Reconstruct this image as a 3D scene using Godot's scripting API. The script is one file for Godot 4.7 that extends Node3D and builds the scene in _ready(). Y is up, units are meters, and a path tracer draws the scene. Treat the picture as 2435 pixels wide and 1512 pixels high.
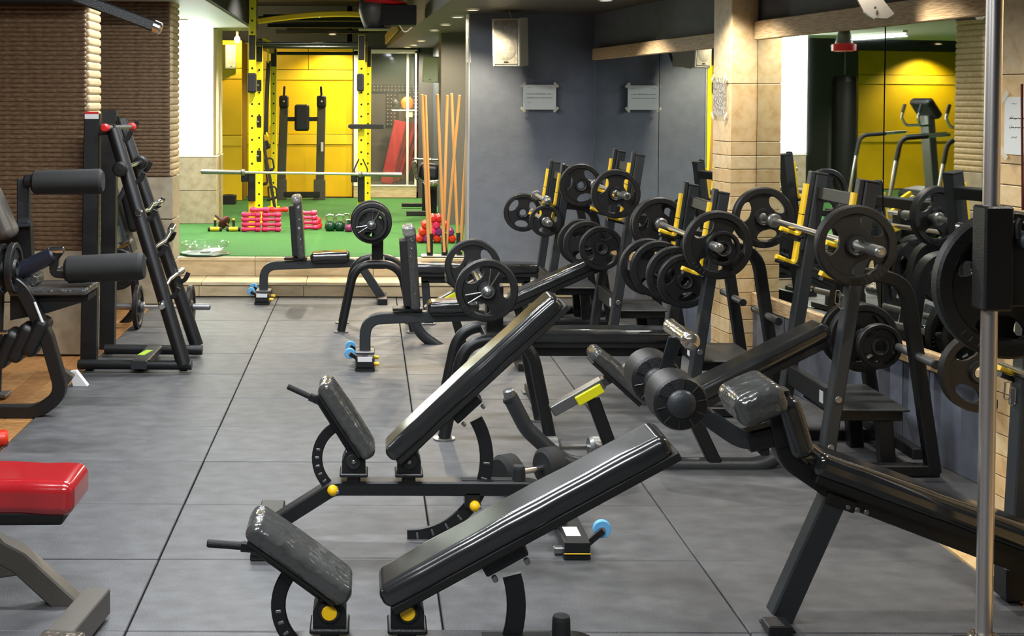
extends Node3D
# A basement gym: rubber tiled floor, benches and barbell racks along a mirrored wall, a turf platform at the far end.
var M := {}
var used := {}
const WALL_SLOPE := 0.13967   # the mirrored wall is turned 8 degrees against the floor tiles
const WALL_X := 3.5


class Shape:
	var v := PackedVector3Array()
	var n := PackedVector3Array()
	var u := PackedVector2Array()
	var ix := PackedInt32Array()

	func vert(p: Vector3, nn: Vector3, t := Vector2.ZERO) -> int:
		v.append(p); n.append(nn); u.append(t)
		return v.size() - 1

	# front faces clockwise; flips itself so that the face looks along its normal
	func tri(a: int, b: int, c: int) -> void:
		var f := (v[c] - v[a]).cross(v[b] - v[a])
		if f.dot(n[a] + n[b] + n[c]) < 0.0:
			ix.append_array([a, c, b])
		else:
			ix.append_array([a, b, c])

	func quad(a: int, b: int, c: int, d: int) -> void:
		tri(a, b, c)
		tri(a, c, d)

	func flat(pts: Array, out: Vector3, uvs := []) -> void:
		var f := (pts[1] - pts[0]).cross(pts[2] - pts[0]) as Vector3
		f = f.normalized()
		if f.dot(out) < 0.0:
			f = -f
		var i := v.size()
		for k in pts.size():
			vert(pts[k], f, uvs[k] if uvs else Vector2.ZERO)
		for k in range(1, pts.size() - 1):
			tri(i, i + k, i + k + 1)

	# a box with chamfered edges
	func box(c: Vector3, s: Vector3, b := Basis(), ch := 0.004) -> Shape:
		var h := s / 2.0
		ch = minf(ch, minf(h.x, minf(h.y, h.z)) * 0.6)
		var ax := [Vector3.RIGHT, Vector3.UP, Vector3.BACK]
		for a in 3:
			for sg in [-1.0, 1.0]:
				var e: Vector3 = ax[a] * sg
				var p: Vector3 = ax[(a + 1) % 3]
				var q: Vector3 = ax[(a + 2) % 3]
				var hp := h.dot(p) - ch
				var hq := h.dot(q) - ch
				var m := e * h.dot(ax[a])
				var pts := []
				for k in [[-1, -1], [1, -1], [1, 1], [-1, 1]]:
					pts.append(c + b * (m + p * hp * k[0] + q * hq * k[1]))
				flat(pts, b * e, [Vector2(0, 0), Vector2(1, 0), Vector2(1, 1), Vector2(0, 1)])
		if ch > 0.0:
			for a in 3:
				var p: Vector3 = ax[(a + 1) % 3]
				var q: Vector3 = ax[(a + 2) % 3]
				var l: Vector3 = ax[a] * (h.dot(ax[a]) - ch)
				for sp in [-1.0, 1.0]:
					for sq in [-1.0, 1.0]:
						var m1: Vector3 = p * sp * h.dot(p) + q * sq * (h.dot(q) - ch)
						var m2: Vector3 = p * sp * (h.dot(p) - ch) + q * sq * h.dot(q)
						flat([c + b * (m1 - l), c + b * (m1 + l), c + b * (m2 + l), c + b * (m2 - l)], b * (p * sp + q * sq))
			for sx in [-1.0, 1.0]:
				for sy in [-1.0, 1.0]:
					for sz in [-1.0, 1.0]:
						var g := Vector3(sx, sy, sz)
						flat([c + b * (g * (h - Vector3(0, ch, ch))), c + b * (g * (h - Vector3(ch, 0, ch))), c + b * (g * (h - Vector3(ch, ch, 0)))], b * g)
		return self

	# a profile carried along a path; ref lies across the plane of the path
	func sweep(pts: Array, prof: Array, norms: Array, ref := Vector3.BACK, closed_path := false) -> Shape:
		var rows := []
		var cnt := pts.size()
		for i in cnt:
			var t0 := Vector3.ZERO
			var t1 := Vector3.ZERO
			if i > 0 or closed_path:
				t0 = (pts[i] - pts[(i - 1 + cnt) % cnt]).normalized()
			if i < cnt - 1 or closed_path:
				t1 = (pts[(i + 1) % cnt] - pts[i]).normalized()
			var t := (t0 + t1).normalized()
			var side := (ref - t * ref.dot(t))
			if side.length() < 0.05:
				side = Vector3.RIGHT - t * t.x
			side = side.normalized()
			var up := side.cross(t).normalized()
			var k := 1.0
			if t0 != Vector3.ZERO and t1 != Vector3.ZERO:
				k = 1.0 / maxf(0.4, t.dot(t1))
			var row := []
			for j in prof.size():
				for e in norms[j].size():
					row.append(vert(pts[i] + side * prof[j].x + up * prof[j].y * k, side * norms[j][e].x + up * norms[j][e].y))
			rows.append(row)
		var w: int = rows[0].size()
		var span := cnt if closed_path else cnt - 1
		for i in span:
			var r0: Array = rows[i]
			var r1: Array = rows[(i + 1) % cnt]
			var at := 0
			for j in prof.size():
				var here: int = at + norms[j].size() - 1
				var next: int = (at + norms[j].size()) % w
				quad(r0[here], r0[next], r1[next], r1[here])
				at += norms[j].size()
		if not closed_path:
			for e in [0, cnt - 1]:
				var d: Vector3 = (pts[0] - pts[1]) if e == 0 else (pts[cnt - 1] - pts[cnt - 2])
				var ring := []
				var at := 0
				for j in prof.size():
					ring.append(v[rows[e][at]])
					at += norms[j].size()
				flat(ring, d)
		return self

	func tube(pts: Array, r: float, seg := 10, ref := Vector3.BACK, closed_path := false) -> Shape:
		var pr := []
		var no := []
		for k in seg:
			var a := TAU * k / seg
			pr.append(Vector2(cos(a), sin(a)) * r)
			no.append([Vector2(cos(a), sin(a))])
		return sweep(pts, pr, no, ref, closed_path)

	# a rectangular section: w across the plane of the path (along ref), h in it
	func bar(pts: Array, w: float, h: float, ref := Vector3.BACK, ch := 0.006) -> Shape:
		var a := w / 2.0
		var b := h / 2.0
		ch = minf(ch, minf(a, b) * 0.5)
		var pr := [Vector2(a, -b + ch), Vector2(a, b - ch), Vector2(a - ch, b), Vector2(-a + ch, b), Vector2(-a, b - ch), Vector2(-a, -b + ch), Vector2(-a + ch, -b), Vector2(a - ch, -b)]
		var no := []
		for j in 8:
			var d0: Vector2 = pr[j] - pr[(j + 7) % 8]
			var d1: Vector2 = pr[(j + 1) % 8] - pr[j]
			no.append([Vector2(d0.y, -d0.x).normalized(), Vector2(d1.y, -d1.x).normalized()])
		return sweep(pts, pr, no, ref)

	# prof: (radius, height along the axis); the axis is y of b
	func lathe(prof: Array, c: Vector3, b := Basis(), seg := 20, smooth := false, a0 := 0.0, a1 := TAU) -> Shape:
		for j in prof.size() - 1:
			var p: Vector2 = prof[j]
			var q: Vector2 = prof[j + 1]
			var np := Vector2(q.y - p.y, p.x - q.x).normalized()
			var n0 := np
			var n1 := np
			if smooth:
				if j > 0:
					var o: Vector2 = prof[j - 1]
					n0 = (np + Vector2(p.y - o.y, o.x - p.x).normalized()).normalized()
				if j < prof.size() - 2:
					var o: Vector2 = prof[j + 2]
					n1 = (np + Vector2(o.y - q.y, q.x - o.x).normalized()).normalized()
			var base := v.size()
			for k in seg + 1:
				var a := a0 + (a1 - a0) * k / seg
				var d := Vector3(cos(a), 0, sin(a))
				vert(c + b * (d * p.x + Vector3.UP * p.y), b * (d * n0.x + Vector3.UP * n0.y), Vector2(float(k) / seg, float(j) / prof.size()))
				vert(c + b * (d * q.x + Vector3.UP * q.y), b * (d * n1.x + Vector3.UP * n1.y), Vector2(float(k) / seg, float(j + 1) / prof.size()))
			for k in seg:
				var i := base + 2 * k
				if p.x < 1e-5:
					tri(i, i + 1, i + 3)
				elif q.x < 1e-5:
					tri(i, i + 1, i + 2)
				else:
					quad(i, i + 1, i + 3, i + 2)
		return self

	func rod(a: Vector3, b: Vector3, r: float, seg := 12) -> Shape:
		var y := (b - a).normalized()
		var x := y.cross(Vector3.RIGHT if absf(y.x) < 0.8 else Vector3.UP).normalized()
		var l := (b - a).length()
		var c := minf(r * 0.25, l * 0.2)
		return lathe([Vector2(0, 0), Vector2(r - c, 0), Vector2(r, c), Vector2(r, l - c), Vector2(r - c, l), Vector2(0, l)], a, Basis(x, y, x.cross(y)), seg)

	# a flat outline with thickness d along z of b
	func prism(poly: Array, c: Vector3, d: float, b := Basis()) -> Shape:
		var pp := PackedVector2Array(poly)
		var t := Geometry2D.triangulate_polygon(pp)
		for s in [-1.0, 1.0]:
			var i := v.size()
			for p in pp:
				vert(c + b * Vector3(p.x, p.y, s * d / 2.0), b * Vector3(0, 0, s), p)
			for k in range(0, t.size(), 3):
				tri(i + t[k], i + t[k + 1], i + t[k + 2])
		var turn := -1.0 if Geometry2D.is_polygon_clockwise(pp) else 1.0
		for k in pp.size():
			var p := pp[k]
			var q := pp[(k + 1) % pp.size()]
			var o := Vector2(q.y - p.y, p.x - q.x) * turn
			flat([c + b * Vector3(p.x, p.y, -d / 2), c + b * Vector3(q.x, q.y, -d / 2), c + b * Vector3(q.x, q.y, d / 2), c + b * Vector3(p.x, p.y, d / 2)], b * Vector3(o.x, o.y, 0))
		return self

	var ripple := 0.0

	# the next pads get shallow waves of this height, as stretched film has
	func wavy(h: float) -> Shape:
		ripple = h
		return self

	# an upholstered block: rounded edges of radius r, top (+y) crowned by `crown`
	func pad(c: Vector3, s: Vector3, b := Basis(), r := 0.02, k := 4, crown := 0.0, mid := 4) -> Shape:
		var h := s / 2.0
		r = minf(r, minf(h.x, minf(h.y, h.z)) * 0.98)
		if ripple > 0.0:
			mid = maxi(mid, 16)
		var ins := h - Vector3.ONE * r
		var steps := []
		for i in k:
			steps.append([-1.0, tan((float(i) / k - 1.0) * PI / 4.0)])
		for i in mid + 1:
			steps.append([lerpf(-1.0, 1.0, float(i) / mid), 0.0])
		for i in k:
			steps.append([1.0, tan((i + 1.0) / k * PI / 4.0)])
		var ax := [Vector3.RIGHT, Vector3.UP, Vector3.BACK]
		for a in 3:
			for sg in [-1.0, 1.0]:
				var e: Vector3 = ax[a]
				var p: Vector3 = ax[(a + 1) % 3]
				var q: Vector3 = ax[(a + 2) % 3]
				var base := v.size()
				for i in steps.size():
					for j in steps.size():
						var d: Vector3 = (e * sg + p * steps[i][1] + q * steps[j][1]).normalized()
						var o: Vector3 = e * sg * ins.dot(e) + p * steps[i][0] * ins.dot(p) + q * steps[j][0] * ins.dot(q)
						var pt: Vector3 = o + d * r
						if crown != 0.0 and pt.y > 0.0:
							pt.y += crown * (1.0 - pow(pt.x / h.x, 2.0)) * (1.0 - pow(pt.z / h.z, 2.0)) * pt.y / h.y
						if ripple > 0.0:
							var w1 := 19.0 * pt.x + 6.0 * pt.z + 8.0 * pt.y + c.x * 3.0
							var w2 := 37.0 * pt.x - 14.0 * pt.z + 21.0 * pt.y + c.z
							pt += d * ripple * (sin(w1) + 0.6 * sin(w2))
							var g := Vector3(19, 8, 6) * cos(w1) + Vector3(37, 21, -14) * 0.6 * cos(w2)
							d = (d - (g - d * g.dot(d)) * ripple).normalized()
						vert(c + b * pt, b * d, Vector2(float(i) / steps.size(), float(j) / steps.size()))
				var w := steps.size()
				for i in w - 1:
					for j in w - 1:
						var x := base + i * w + j
						quad(x, x + 1, x + w + 1, x + w)
		return self

	func ball(c: Vector3, r: float, seg := 14, sq := Vector3.ONE) -> Shape:
		var pr := []
		for k in seg / 2 + 1:
			var a := -PI / 2 + PI * k / (seg / 2)
			pr.append(Vector2(maxf(0.0, cos(a)) * r, sin(a) * r))
		return lathe(pr, c, Basis.from_scale(sq), seg, true)

	func mesh(off := Vector3.ZERO) -> ArrayMesh:
		var a := []
		a.resize(Mesh.ARRAY_MAX)
		if off != Vector3.ZERO:
			for i in v.size():
				v[i] -= off
		a[Mesh.ARRAY_VERTEX] = v
		a[Mesh.ARRAY_NORMAL] = n
		a[Mesh.ARRAY_TEX_UV] = u
		a[Mesh.ARRAY_INDEX] = ix
		var m := ArrayMesh.new()
		m.add_surface_from_arrays(Mesh.PRIMITIVE_TRIANGLES, a)
		return m


func sh() -> Shape:
	return Shape.new()


# rounds the corners of a path
func bend(pts: Array, r: float, k := 6) -> Array:
	var o := [pts[0]]
	for i in range(1, pts.size() - 1):
		var p: Vector3 = pts[i]
		var a: Vector3 = pts[i - 1] - p
		var b: Vector3 = pts[i + 1] - p
		var ang := a.angle_to(b)
		var cut := minf(r / tan(ang / 2.0), minf(a.length(), b.length()) * 0.49)
		var s := p + a.normalized() * cut
		var e := p + b.normalized() * cut
		for j in k + 1:
			var t := float(j) / k
			o.append(s.lerp(p, t).lerp(p.lerp(e, t), t))
	o.append(pts[-1])
	return o


func arc(c: Vector3, r: float, deg0: float, deg1: float, k := 16) -> Array:
	var o := []
	for i in k + 1:
		var a := deg_to_rad(lerpf(deg0, deg1, float(i) / k))
		o.append(c + Vector3(cos(a), sin(a), 0) * r)
	return o


func rz(deg: float) -> Basis:
	return Basis(Vector3.BACK, deg_to_rad(deg))


func along(d: Vector3) -> Basis:   # a basis whose y runs along d
	var y := d.normalized()
	var x := y.cross(Vector3.RIGHT if absf(y.x) < 0.8 else Vector3.UP).normalized()
	return Basis(x, y, x.cross(y))


func numbered(called: String) -> String:
	var c: int = used.get(called, 0)
	used[called] = c + 1
	return called if c == 0 else "%s_%03d" % [called, c]


func thing(called: String, label: String, category: String, at: Vector3, group := "") -> Node3D:
	var o := Node3D.new()
	o.name = numbered(called)
	o.position = at
	add_child(o)
	o.set_meta("label", label)
	o.set_meta("category", category)
	if group:
		o.set_meta("group", group)
	return o


# s is given in the world's axes; local = true when it is given in its parent's
func part(s: Shape, called: String, mat: String, parent: Node3D, local := false) -> MeshInstance3D:
	var o := MeshInstance3D.new()
	o.name = called
	var off := Vector3.ZERO
	if not local:
		var p := parent
		while p != self:
			off += p.position
			p = p.get_parent()
	o.mesh = s.mesh(off)
	o.material_override = M[mat]
	parent.add_child(o, true)
	return o


func piece(m: Mesh, called: String, mat: String, parent: Node3D, t: Transform3D) -> MeshInstance3D:
	var o := MeshInstance3D.new()
	o.name = called
	o.mesh = m
	o.material_override = M[mat]
	o.transform = t
	parent.add_child(o, true)
	return o


func struct(called: String, s: Shape, mat: String, label := "") -> MeshInstance3D:
	var o := part(s, numbered(called), mat, self)
	o.set_meta("kind", "structure")
	if label:
		o.set_meta("label", label)
	return o


func copy(o: Node3D, at: Vector3, label: String, group := "") -> Node3D:
	var c: Node3D = o.duplicate()
	c.name = numbered(String(o.get_meta("called", o.name)))
	add_child(c)
	c.position = at
	c.set_meta("label", label)
	if group:
		c.set_meta("group", group)
	return c


func wall_x(depth: float, off := 0.0) -> float:
	return WALL_X - WALL_SLOPE * depth - off / cos(atan(WALL_SLOPE))


func wall_basis() -> Basis:
	var d := Vector3(-WALL_SLOPE, 0, -1).normalized()
	return Basis(d, Vector3.UP, d.cross(Vector3.UP))


# a box along the mirrored wall, from depth z0 to z1 and from off0 to off1 out of the wall's face
func wall_box(s: Shape, z0: float, z1: float, y0: float, y1: float, off0: float, off1: float, ch := 0.004) -> Shape:
	var zm := (z0 + z1) / 2.0
	var c := Vector3(wall_x(zm, (off0 + off1) / 2.0), (y0 + y1) / 2.0, -zm)
	return s.box(c, Vector3(absf(z1 - z0) / cos(atan(WALL_SLOPE)), y1 - y0, absf(off1 - off0)), wall_basis(), ch)


# the same place in the side view, moved to another depth
func on(p: Vector3, depth: float) -> Vector3:
	return Vector3(p.x, p.y, -depth)


func v3(x: float, y: float, depth: float) -> Vector3:
	return Vector3(x, y, -depth)


func noise_tex(freq: float, lo: Color, hi: Color, octaves := 4, sd := 1, size := 512, kind := FastNoiseLite.TYPE_SIMPLEX_SMOOTH, mids := []) -> NoiseTexture2D:
	var f := FastNoiseLite.new()
	f.noise_type = kind
	f.frequency = freq
	f.fractal_octaves = octaves
	f.seed = sd
	var t := NoiseTexture2D.new()
	t.width = size
	t.height = size
	t.seamless = true
	t.noise = f
	var g := Gradient.new()
	g.set_color(0, lo)
	g.set_color(1, hi)
	for m in mids:
		g.add_point(m[0], m[1])
	t.color_ramp = g
	return t


func bump_tex(freq: float, octaves := 3, sd := 5, strength := 4.0, size := 512, kind := FastNoiseLite.TYPE_SIMPLEX_SMOOTH) -> NoiseTexture2D:
	var f := FastNoiseLite.new()
	f.noise_type = kind
	f.frequency = freq
	f.fractal_octaves = octaves
	f.seed = sd
	var t := NoiseTexture2D.new()
	t.width = size
	t.height = size
	t.seamless = true
	t.noise = f
	t.as_normal_map = true
	t.bump_strength = strength
	return t


func mat(called: String, c: Color, rough: float, metal := 0.0, coat := 0.0) -> StandardMaterial3D:
	var m := StandardMaterial3D.new()
	m.resource_name = called
	m.albedo_color = c
	m.roughness = rough
	m.metallic = metal
	if coat > 0.0:
		m.clearcoat_enabled = true
		m.clearcoat = coat
		m.clearcoat_roughness = 0.07
	M[called] = m
	return m


func skin(m: StandardMaterial3D, tex: Texture2D, scale: Vector3, nrm: Texture2D = null, depth := 1.0, world := true) -> void:
	m.uv1_triplanar = true
	m.uv1_world_triplanar = world
	m.uv1_scale = scale
	if tex:
		m.albedo_texture = tex
	if nrm:
		m.normal_enabled = true
		m.normal_texture = nrm
		m.normal_scale = depth


func glossy(called: String, c: Color, rough: float) -> StandardMaterial3D:
	var m := mat(called, c, rough)
	m.metallic_specular = 0.72
	return m


func lamp(called: String, c: Color, energy: float) -> void:
	var m := mat(called, c, 0.5)
	m.emission_enabled = true
	m.emission = c
	m.emission_energy_multiplier = energy


func materials() -> void:
	var fine := bump_tex(0.25, 2, 3, 3.0, 256)
	var grit := bump_tex(0.42, 2, 31, 2.0, 1024)
	var crumple := bump_tex(0.016, 2, 14, 30.0, 512, FastNoiseLite.TYPE_CELLULAR)
	var speck := noise_tex(0.16, Color(0.72, 0.72, 0.72), Color(1, 1, 1), 3, 21, 512)
	# rubber floor tiles in three tones, dusty and scuffed along the room's width
	for k in 3:
		var g: float = [0.365, 0.345, 0.385][k]
		var m := mat("rubber_%d" % k, Color(g, g * 1.01, g * 1.03), 0.52)
		var scuff := noise_tex(0.013, Color(0.74, 0.74, 0.74), Color(1.0, 1.0, 1.0), 7, 40 + k, 1024)
		skin(m, scuff, Vector3(0.45, 0.5, 0.75), grit, 0.45)
	skin(mat("powder_black", Color(0.088, 0.092, 0.096), 0.42), speck, Vector3.ONE * 3.0, fine, 0.15)
	skin(mat("powder_grey", Color(0.205, 0.22, 0.23), 0.42), speck, Vector3.ONE * 3.0, fine, 0.15)
	mat("steel_dull", Color(0.56, 0.565, 0.56), 0.38, 0.85)
	skin(mat("rubber_plate", Color(0.085, 0.087, 0.09), 0.46), speck, Vector3.ONE * 4.0, fine, 0.35)
	skin(mat("rubber_grip", Color(0.10, 0.105, 0.105), 0.72), speck, Vector3.ONE * 6.0, fine, 0.6)
	# black vinyl under clear wrapping film
	skin(glossy("wrapped_vinyl", Color(0.125, 0.13, 0.13), 0.17), null, Vector3.ONE)
	skin(glossy("crumpled_film", Color(0.25, 0.255, 0.25), 0.17), null, Vector3.ONE * 2.2, crumple, 0.32)
	skin(glossy("film_tuft", Color(0.50, 0.50, 0.48), 0.16), null, Vector3.ONE * 3.0, crumple, 0.34)
	skin(glossy("wrapped_red", Color(0.60, 0.11, 0.13), 0.15), null, Vector3.ONE)
	skin(mat("black_vinyl", Color(0.085, 0.087, 0.09), 0.45), speck, Vector3.ONE * 4.0, fine, 0.3)
	skin(mat("black_board", Color(0.055, 0.057, 0.057), 0.6), speck, Vector3.ONE * 4.0, fine, 0.2)
	mat("chrome", Color(0.84, 0.84, 0.83), 0.2, 1.0)
	mat("rod_steel", Color(0.86, 0.84, 0.82), 0.34, 1.0)
	skin(mat("chrome_wrapped", Color(0.78, 0.75, 0.69), 0.18, 0.9, 0.8), null, Vector3.ONE * 4.0, crumple, 0.22)
	mat("yellow_plastic", Color(0.96, 0.79, 0.16), 0.42)
	mat("yellow_cap", Color(0.96, 0.76, 0.05), 0.4)
	mat("lemon_plastic", Color(0.93, 0.92, 0.10), 0.4)
	mat("wheel_blue", Color(0.38, 0.66, 0.86), 0.4)
	mat("sticker_white", Color(0.86, 0.86, 0.86), 0.6)
	mat("sticker_lime", Color(0.66, 0.78, 0.22), 0.6)
	mat("cap_red", Color(0.80, 0.14, 0.14), 0.45)
	skin(mat("grey_frame", Color(0.42, 0.40, 0.37), 0.4, 0.3), speck, Vector3.ONE * 3.0)
	# the room
	skin(mat("wall_slate", Color(0.44, 0.465, 0.51), 0.72), noise_tex(0.02, Color(0.90, 0.90, 0.90), Color(1, 1, 1), 4, 60, 512), Vector3.ONE * 0.6, fine, 0.08)
	skin(mat("wall_panel", Color(0.46, 0.48, 0.53), 0.35), noise_tex(0.02, Color(0.82, 0.83, 0.84), Color(1, 1, 1), 4, 61, 512), Vector3.ONE * 0.7)
	skin(mat("wall_dark", Color(0.34, 0.345, 0.35), 0.75), speck, Vector3.ONE * 2.0)
	skin(mat("wall_blue", Color(0.26, 0.32, 0.38), 0.7), speck, Vector3.ONE * 2.0)
	skin(mat("column_grey", Color(0.40, 0.395, 0.38), 0.7), speck, Vector3.ONE * 2.0)
	skin(mat("ceiling_dark", Color(0.19, 0.19, 0.185), 0.7), speck, Vector3.ONE * 1.5)
	skin(mat("ceiling_black", Color(0.07, 0.075, 0.08), 0.8), speck, Vector3.ONE * 1.5)
	skin(mat("ceiling_white", Color(0.86, 0.85, 0.80), 0.6), speck, Vector3.ONE * 0.7)
	skin(mat("soffit_brown", Color(0.36, 0.335, 0.30), 0.5), speck, Vector3.ONE * 1.5)
	skin(mat("soffit_side", Color(0.72, 0.63, 0.46), 0.6), speck, Vector3.ONE * 1.5)
	skin(mat("yellow_paint", Color(0.96, 0.80, 0.02), 0.5), noise_tex(0.012, Color(0.93, 0.92, 0.90), Color(1, 1, 1), 3, 63, 256), Vector3.ONE * 0.5)
	skin(mat("yellow_paint_pale", Color(0.97, 0.83, 0.16), 0.5), noise_tex(0.012, Color(0.93, 0.92, 0.90), Color(1, 1, 1), 3, 64, 256), Vector3.ONE * 0.5)
	mat("groove_dark", Color(0.50, 0.40, 0.03), 0.8)
	var veins := noise_tex(0.008, Color(0.84, 0.82, 0.78), Color(1, 1, 1), 6, 70, 1024, FastNoiseLite.TYPE_SIMPLEX_SMOOTH, [[0.5, Color(0.95, 0.93, 0.9)]])
	skin(mat("travertine", Color(0.80, 0.73, 0.60), 0.4), veins, Vector3(0.5, 1.6, 0.5))
	skin(mat("travertine_pale", Color(0.85, 0.80, 0.68), 0.35), veins, Vector3(0.6, 2.0, 0.6))
	skin(mat("marble_grey", Color(0.70, 0.665, 0.585), 0.4), veins, Vector3(0.9, 0.9, 0.9))
	var stain := noise_tex(0.02, Color(0.88, 0.80, 0.70), Color(1, 1, 1), 5, 72, 512, FastNoiseLite.TYPE_SIMPLEX_SMOOTH, [[0.45, Color(0.97, 0.93, 0.86)]])
	skin(mat("beige_tile", Color(0.88, 0.78, 0.61), 0.35), stain, Vector3.ONE * 1.2)
	skin(mat("beige_tile_pale", Color(0.90, 0.82, 0.67), 0.35), stain, Vector3.ONE * 1.5)
	skin(mat("beige_floor", Color(0.86, 0.76, 0.58), 0.3), stain, Vector3.ONE * 0.8)
	mat("joint_brown", Color(0.42, 0.35, 0.25), 0.9)
	var grain := noise_tex(0.02, Color(0.80, 0.74, 0.66), Color(1, 1, 1), 5, 75, 1024, FastNoiseLite.TYPE_SIMPLEX_SMOOTH, [[0.45, Color(0.86, 0.80, 0.72)], [0.55, Color(0.98, 0.95, 0.9)]])
	skin(mat("trim_wood", Color(0.84, 0.75, 0.61), 0.5), grain, Vector3(2.0, 6.0, 0.4))
	skin(mat("plank_wood", Color(0.68, 0.50, 0.31), 0.4), grain, Vector3(0.5, 1.0, 4.0))
	skin(mat("plank_wood_pale", Color(0.74, 0.57, 0.37), 0.4), grain, Vector3(0.5, 1.0, 3.4))
	skin(mat("slat_brown", Color(0.52, 0.43, 0.33), 0.5), noise_tex(0.02, Color(0.62, 0.55, 0.48), Color(1, 1, 1), 5, 77, 512), Vector3(1.6, 4.0, 1.6))
	skin(mat("slat_edge", Color(0.80, 0.73, 0.58), 0.6), noise_tex(0.02, Color(0.85, 0.8, 0.75), Color(1, 1, 1), 4, 78, 256), Vector3(3, 3, 3))
	skin(mat("turf", Color(0.27, 0.53, 0.25), 0.9), noise_tex(0.09, Color(0.66, 0.72, 0.62), Color(1, 1, 1), 5, 80, 1024), Vector3(0.9, 0.9, 0.9), bump_tex(0.2, 3, 81, 8.0, 512), 0.8)
	mat("stick_wood", Color(0.82, 0.62, 0.37), 0.5)
	mat("edge_grey", Color(0.60, 0.62, 0.65), 0.5)
	skin(mat("station_grey", Color(0.36, 0.35, 0.33), 0.45), speck, Vector3.ONE * 3.0)
	mat("frame_white", Color(0.88, 0.88, 0.84), 0.4)
	mat("speaker_white", Color(0.74, 0.73, 0.67), 0.5)
	skin(mat("speaker_grille", Color(0.60, 0.59, 0.55), 0.6), noise_tex(0.03, Color(0.72, 0.70, 0.66), Color(1, 1, 1), 4, 83, 256), Vector3.ONE * 3.0)
	mat("speaker_grey", Color(0.70, 0.74, 0.69), 0.55)
	mat("pink_vinyl", Color(0.90, 0.20, 0.40), 0.32)
	mat("red_vinyl", Color(0.86, 0.15, 0.17), 0.32)
	mat("orange_vinyl", Color(0.84, 0.20, 0.10), 0.35)
	mat("purple_vinyl", Color(0.50, 0.18, 0.46), 0.35)
	mat("kettle_green", Color(0.03, 0.22, 0.14), 0.3)
	mat("kettle_purple", Color(0.44, 0.16, 0.34), 0.3)
	mat("maroon", Color(0.30, 0.10, 0.08), 0.5)
	mat("mat_red", Color(0.62, 0.07, 0.12), 0.6)
	mat("mat_red_dark", Color(0.46, 0.05, 0.10), 0.6)
	mat("orange_ball", Color(0.86, 0.46, 0.08), 0.5)
	mat("rig_yellow", Color(0.93, 0.87, 0.06), 0.42)
	mat("hole_black", Color(0.03, 0.03, 0.03), 0.8)
	mat("tape", Color(0.82, 0.80, 0.72), 0.3)
	mat("cable_red", Color(0.35, 0.05, 0.05), 0.5)
	mat("duct_grey", Color(0.34, 0.34, 0.33), 0.45, 0.4)
	mat("duct_red", Color(0.85, 0.10, 0.14), 0.4)
	mat("navy_vinyl", Color(0.10, 0.115, 0.16), 0.4)
	skin(mat("store_board", Color(0.36, 0.32, 0.28), 0.7), speck, Vector3.ONE * 1.0)
	mat("roller_brown", Color(0.16, 0.09, 0.07), 0.5)
	mat("roller_stud", Color(0.62, 0.55, 0.48), 0.5)
	var mir := mat("mirror", Color(0.84, 0.86, 0.85), 0.015, 1.0)
	mir.metallic_specular = 0.5
	var glass := mat("glass", Color(0.8, 0.9, 0.85, 0.02), 0.04)
	glass.transparency = BaseMaterial3D.TRANSPARENCY_ALPHA
	var film := mat("clear_film", Color(0.92, 0.93, 0.92, 0.22), 0.08)
	film.transparency = BaseMaterial3D.TRANSPARENCY_ALPHA
	film.normal_enabled = true
	film.normal_texture = crumple
	film.uv1_triplanar = true
	film.uv1_scale = Vector3.ONE * 6.0
	mat("paper", Color.WHITE, 0.5)
	M["paper"].albedo_texture = notice(3)
	mat("paper_glossy", Color.WHITE, 0.12)
	M["paper_glossy"].albedo_texture = notice(8)
	lamp("lamp_white", Color(1.0, 0.97, 0.90), 3.0)
	lamp("lamp_warm", Color(1.0, 0.90, 0.72), 4.0)
	lamp("light_box", Color(0.96, 1.0, 0.96), 2.6)


# a sheet with a small heading, two lines of bold cursive script and a short foot line, too small to read
func notice(sd: int) -> ImageTexture:
	var im := Image.create(320, 240, false, Image.FORMAT_RGB8)
	im.fill(Color(0.87, 0.88, 0.87))
	var r := RandomNumberGenerator.new()
	r.seed = sd
	var ink := Color(0.10, 0.10, 0.12)
	for row in [[88, 34, 286, 3], [126, 34, 280, 3], [28, 40, 74, 1], [30, 252, 286, 1], [168, 48, 78, 1]]:
		var x: int = row[1]
		while x < row[2]:
			var w := r.randi_range(5, 13)
			var t: int = row[3]
			im.fill_rect(Rect2i(x, row[0], w, t), ink)
			if r.randf() < 0.55:
				im.fill_rect(Rect2i(x + w - 3, row[0] - r.randi_range(4, 10) * (t + 1) / 4, 2, 8 * (t + 1) / 4), ink)
			if r.randf() < 0.45:
				im.fill_rect(Rect2i(x + 2, row[0] + r.randi_range(-7, 6) * (t + 1) / 4, 3, 2), ink)
			if r.randf() < 0.35:
				im.fill_rect(Rect2i(x, row[0] + t, 2, 5), ink)
			x += w + r.randi_range(0, 4)
	return ImageTexture.create_from_image(im)


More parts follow.
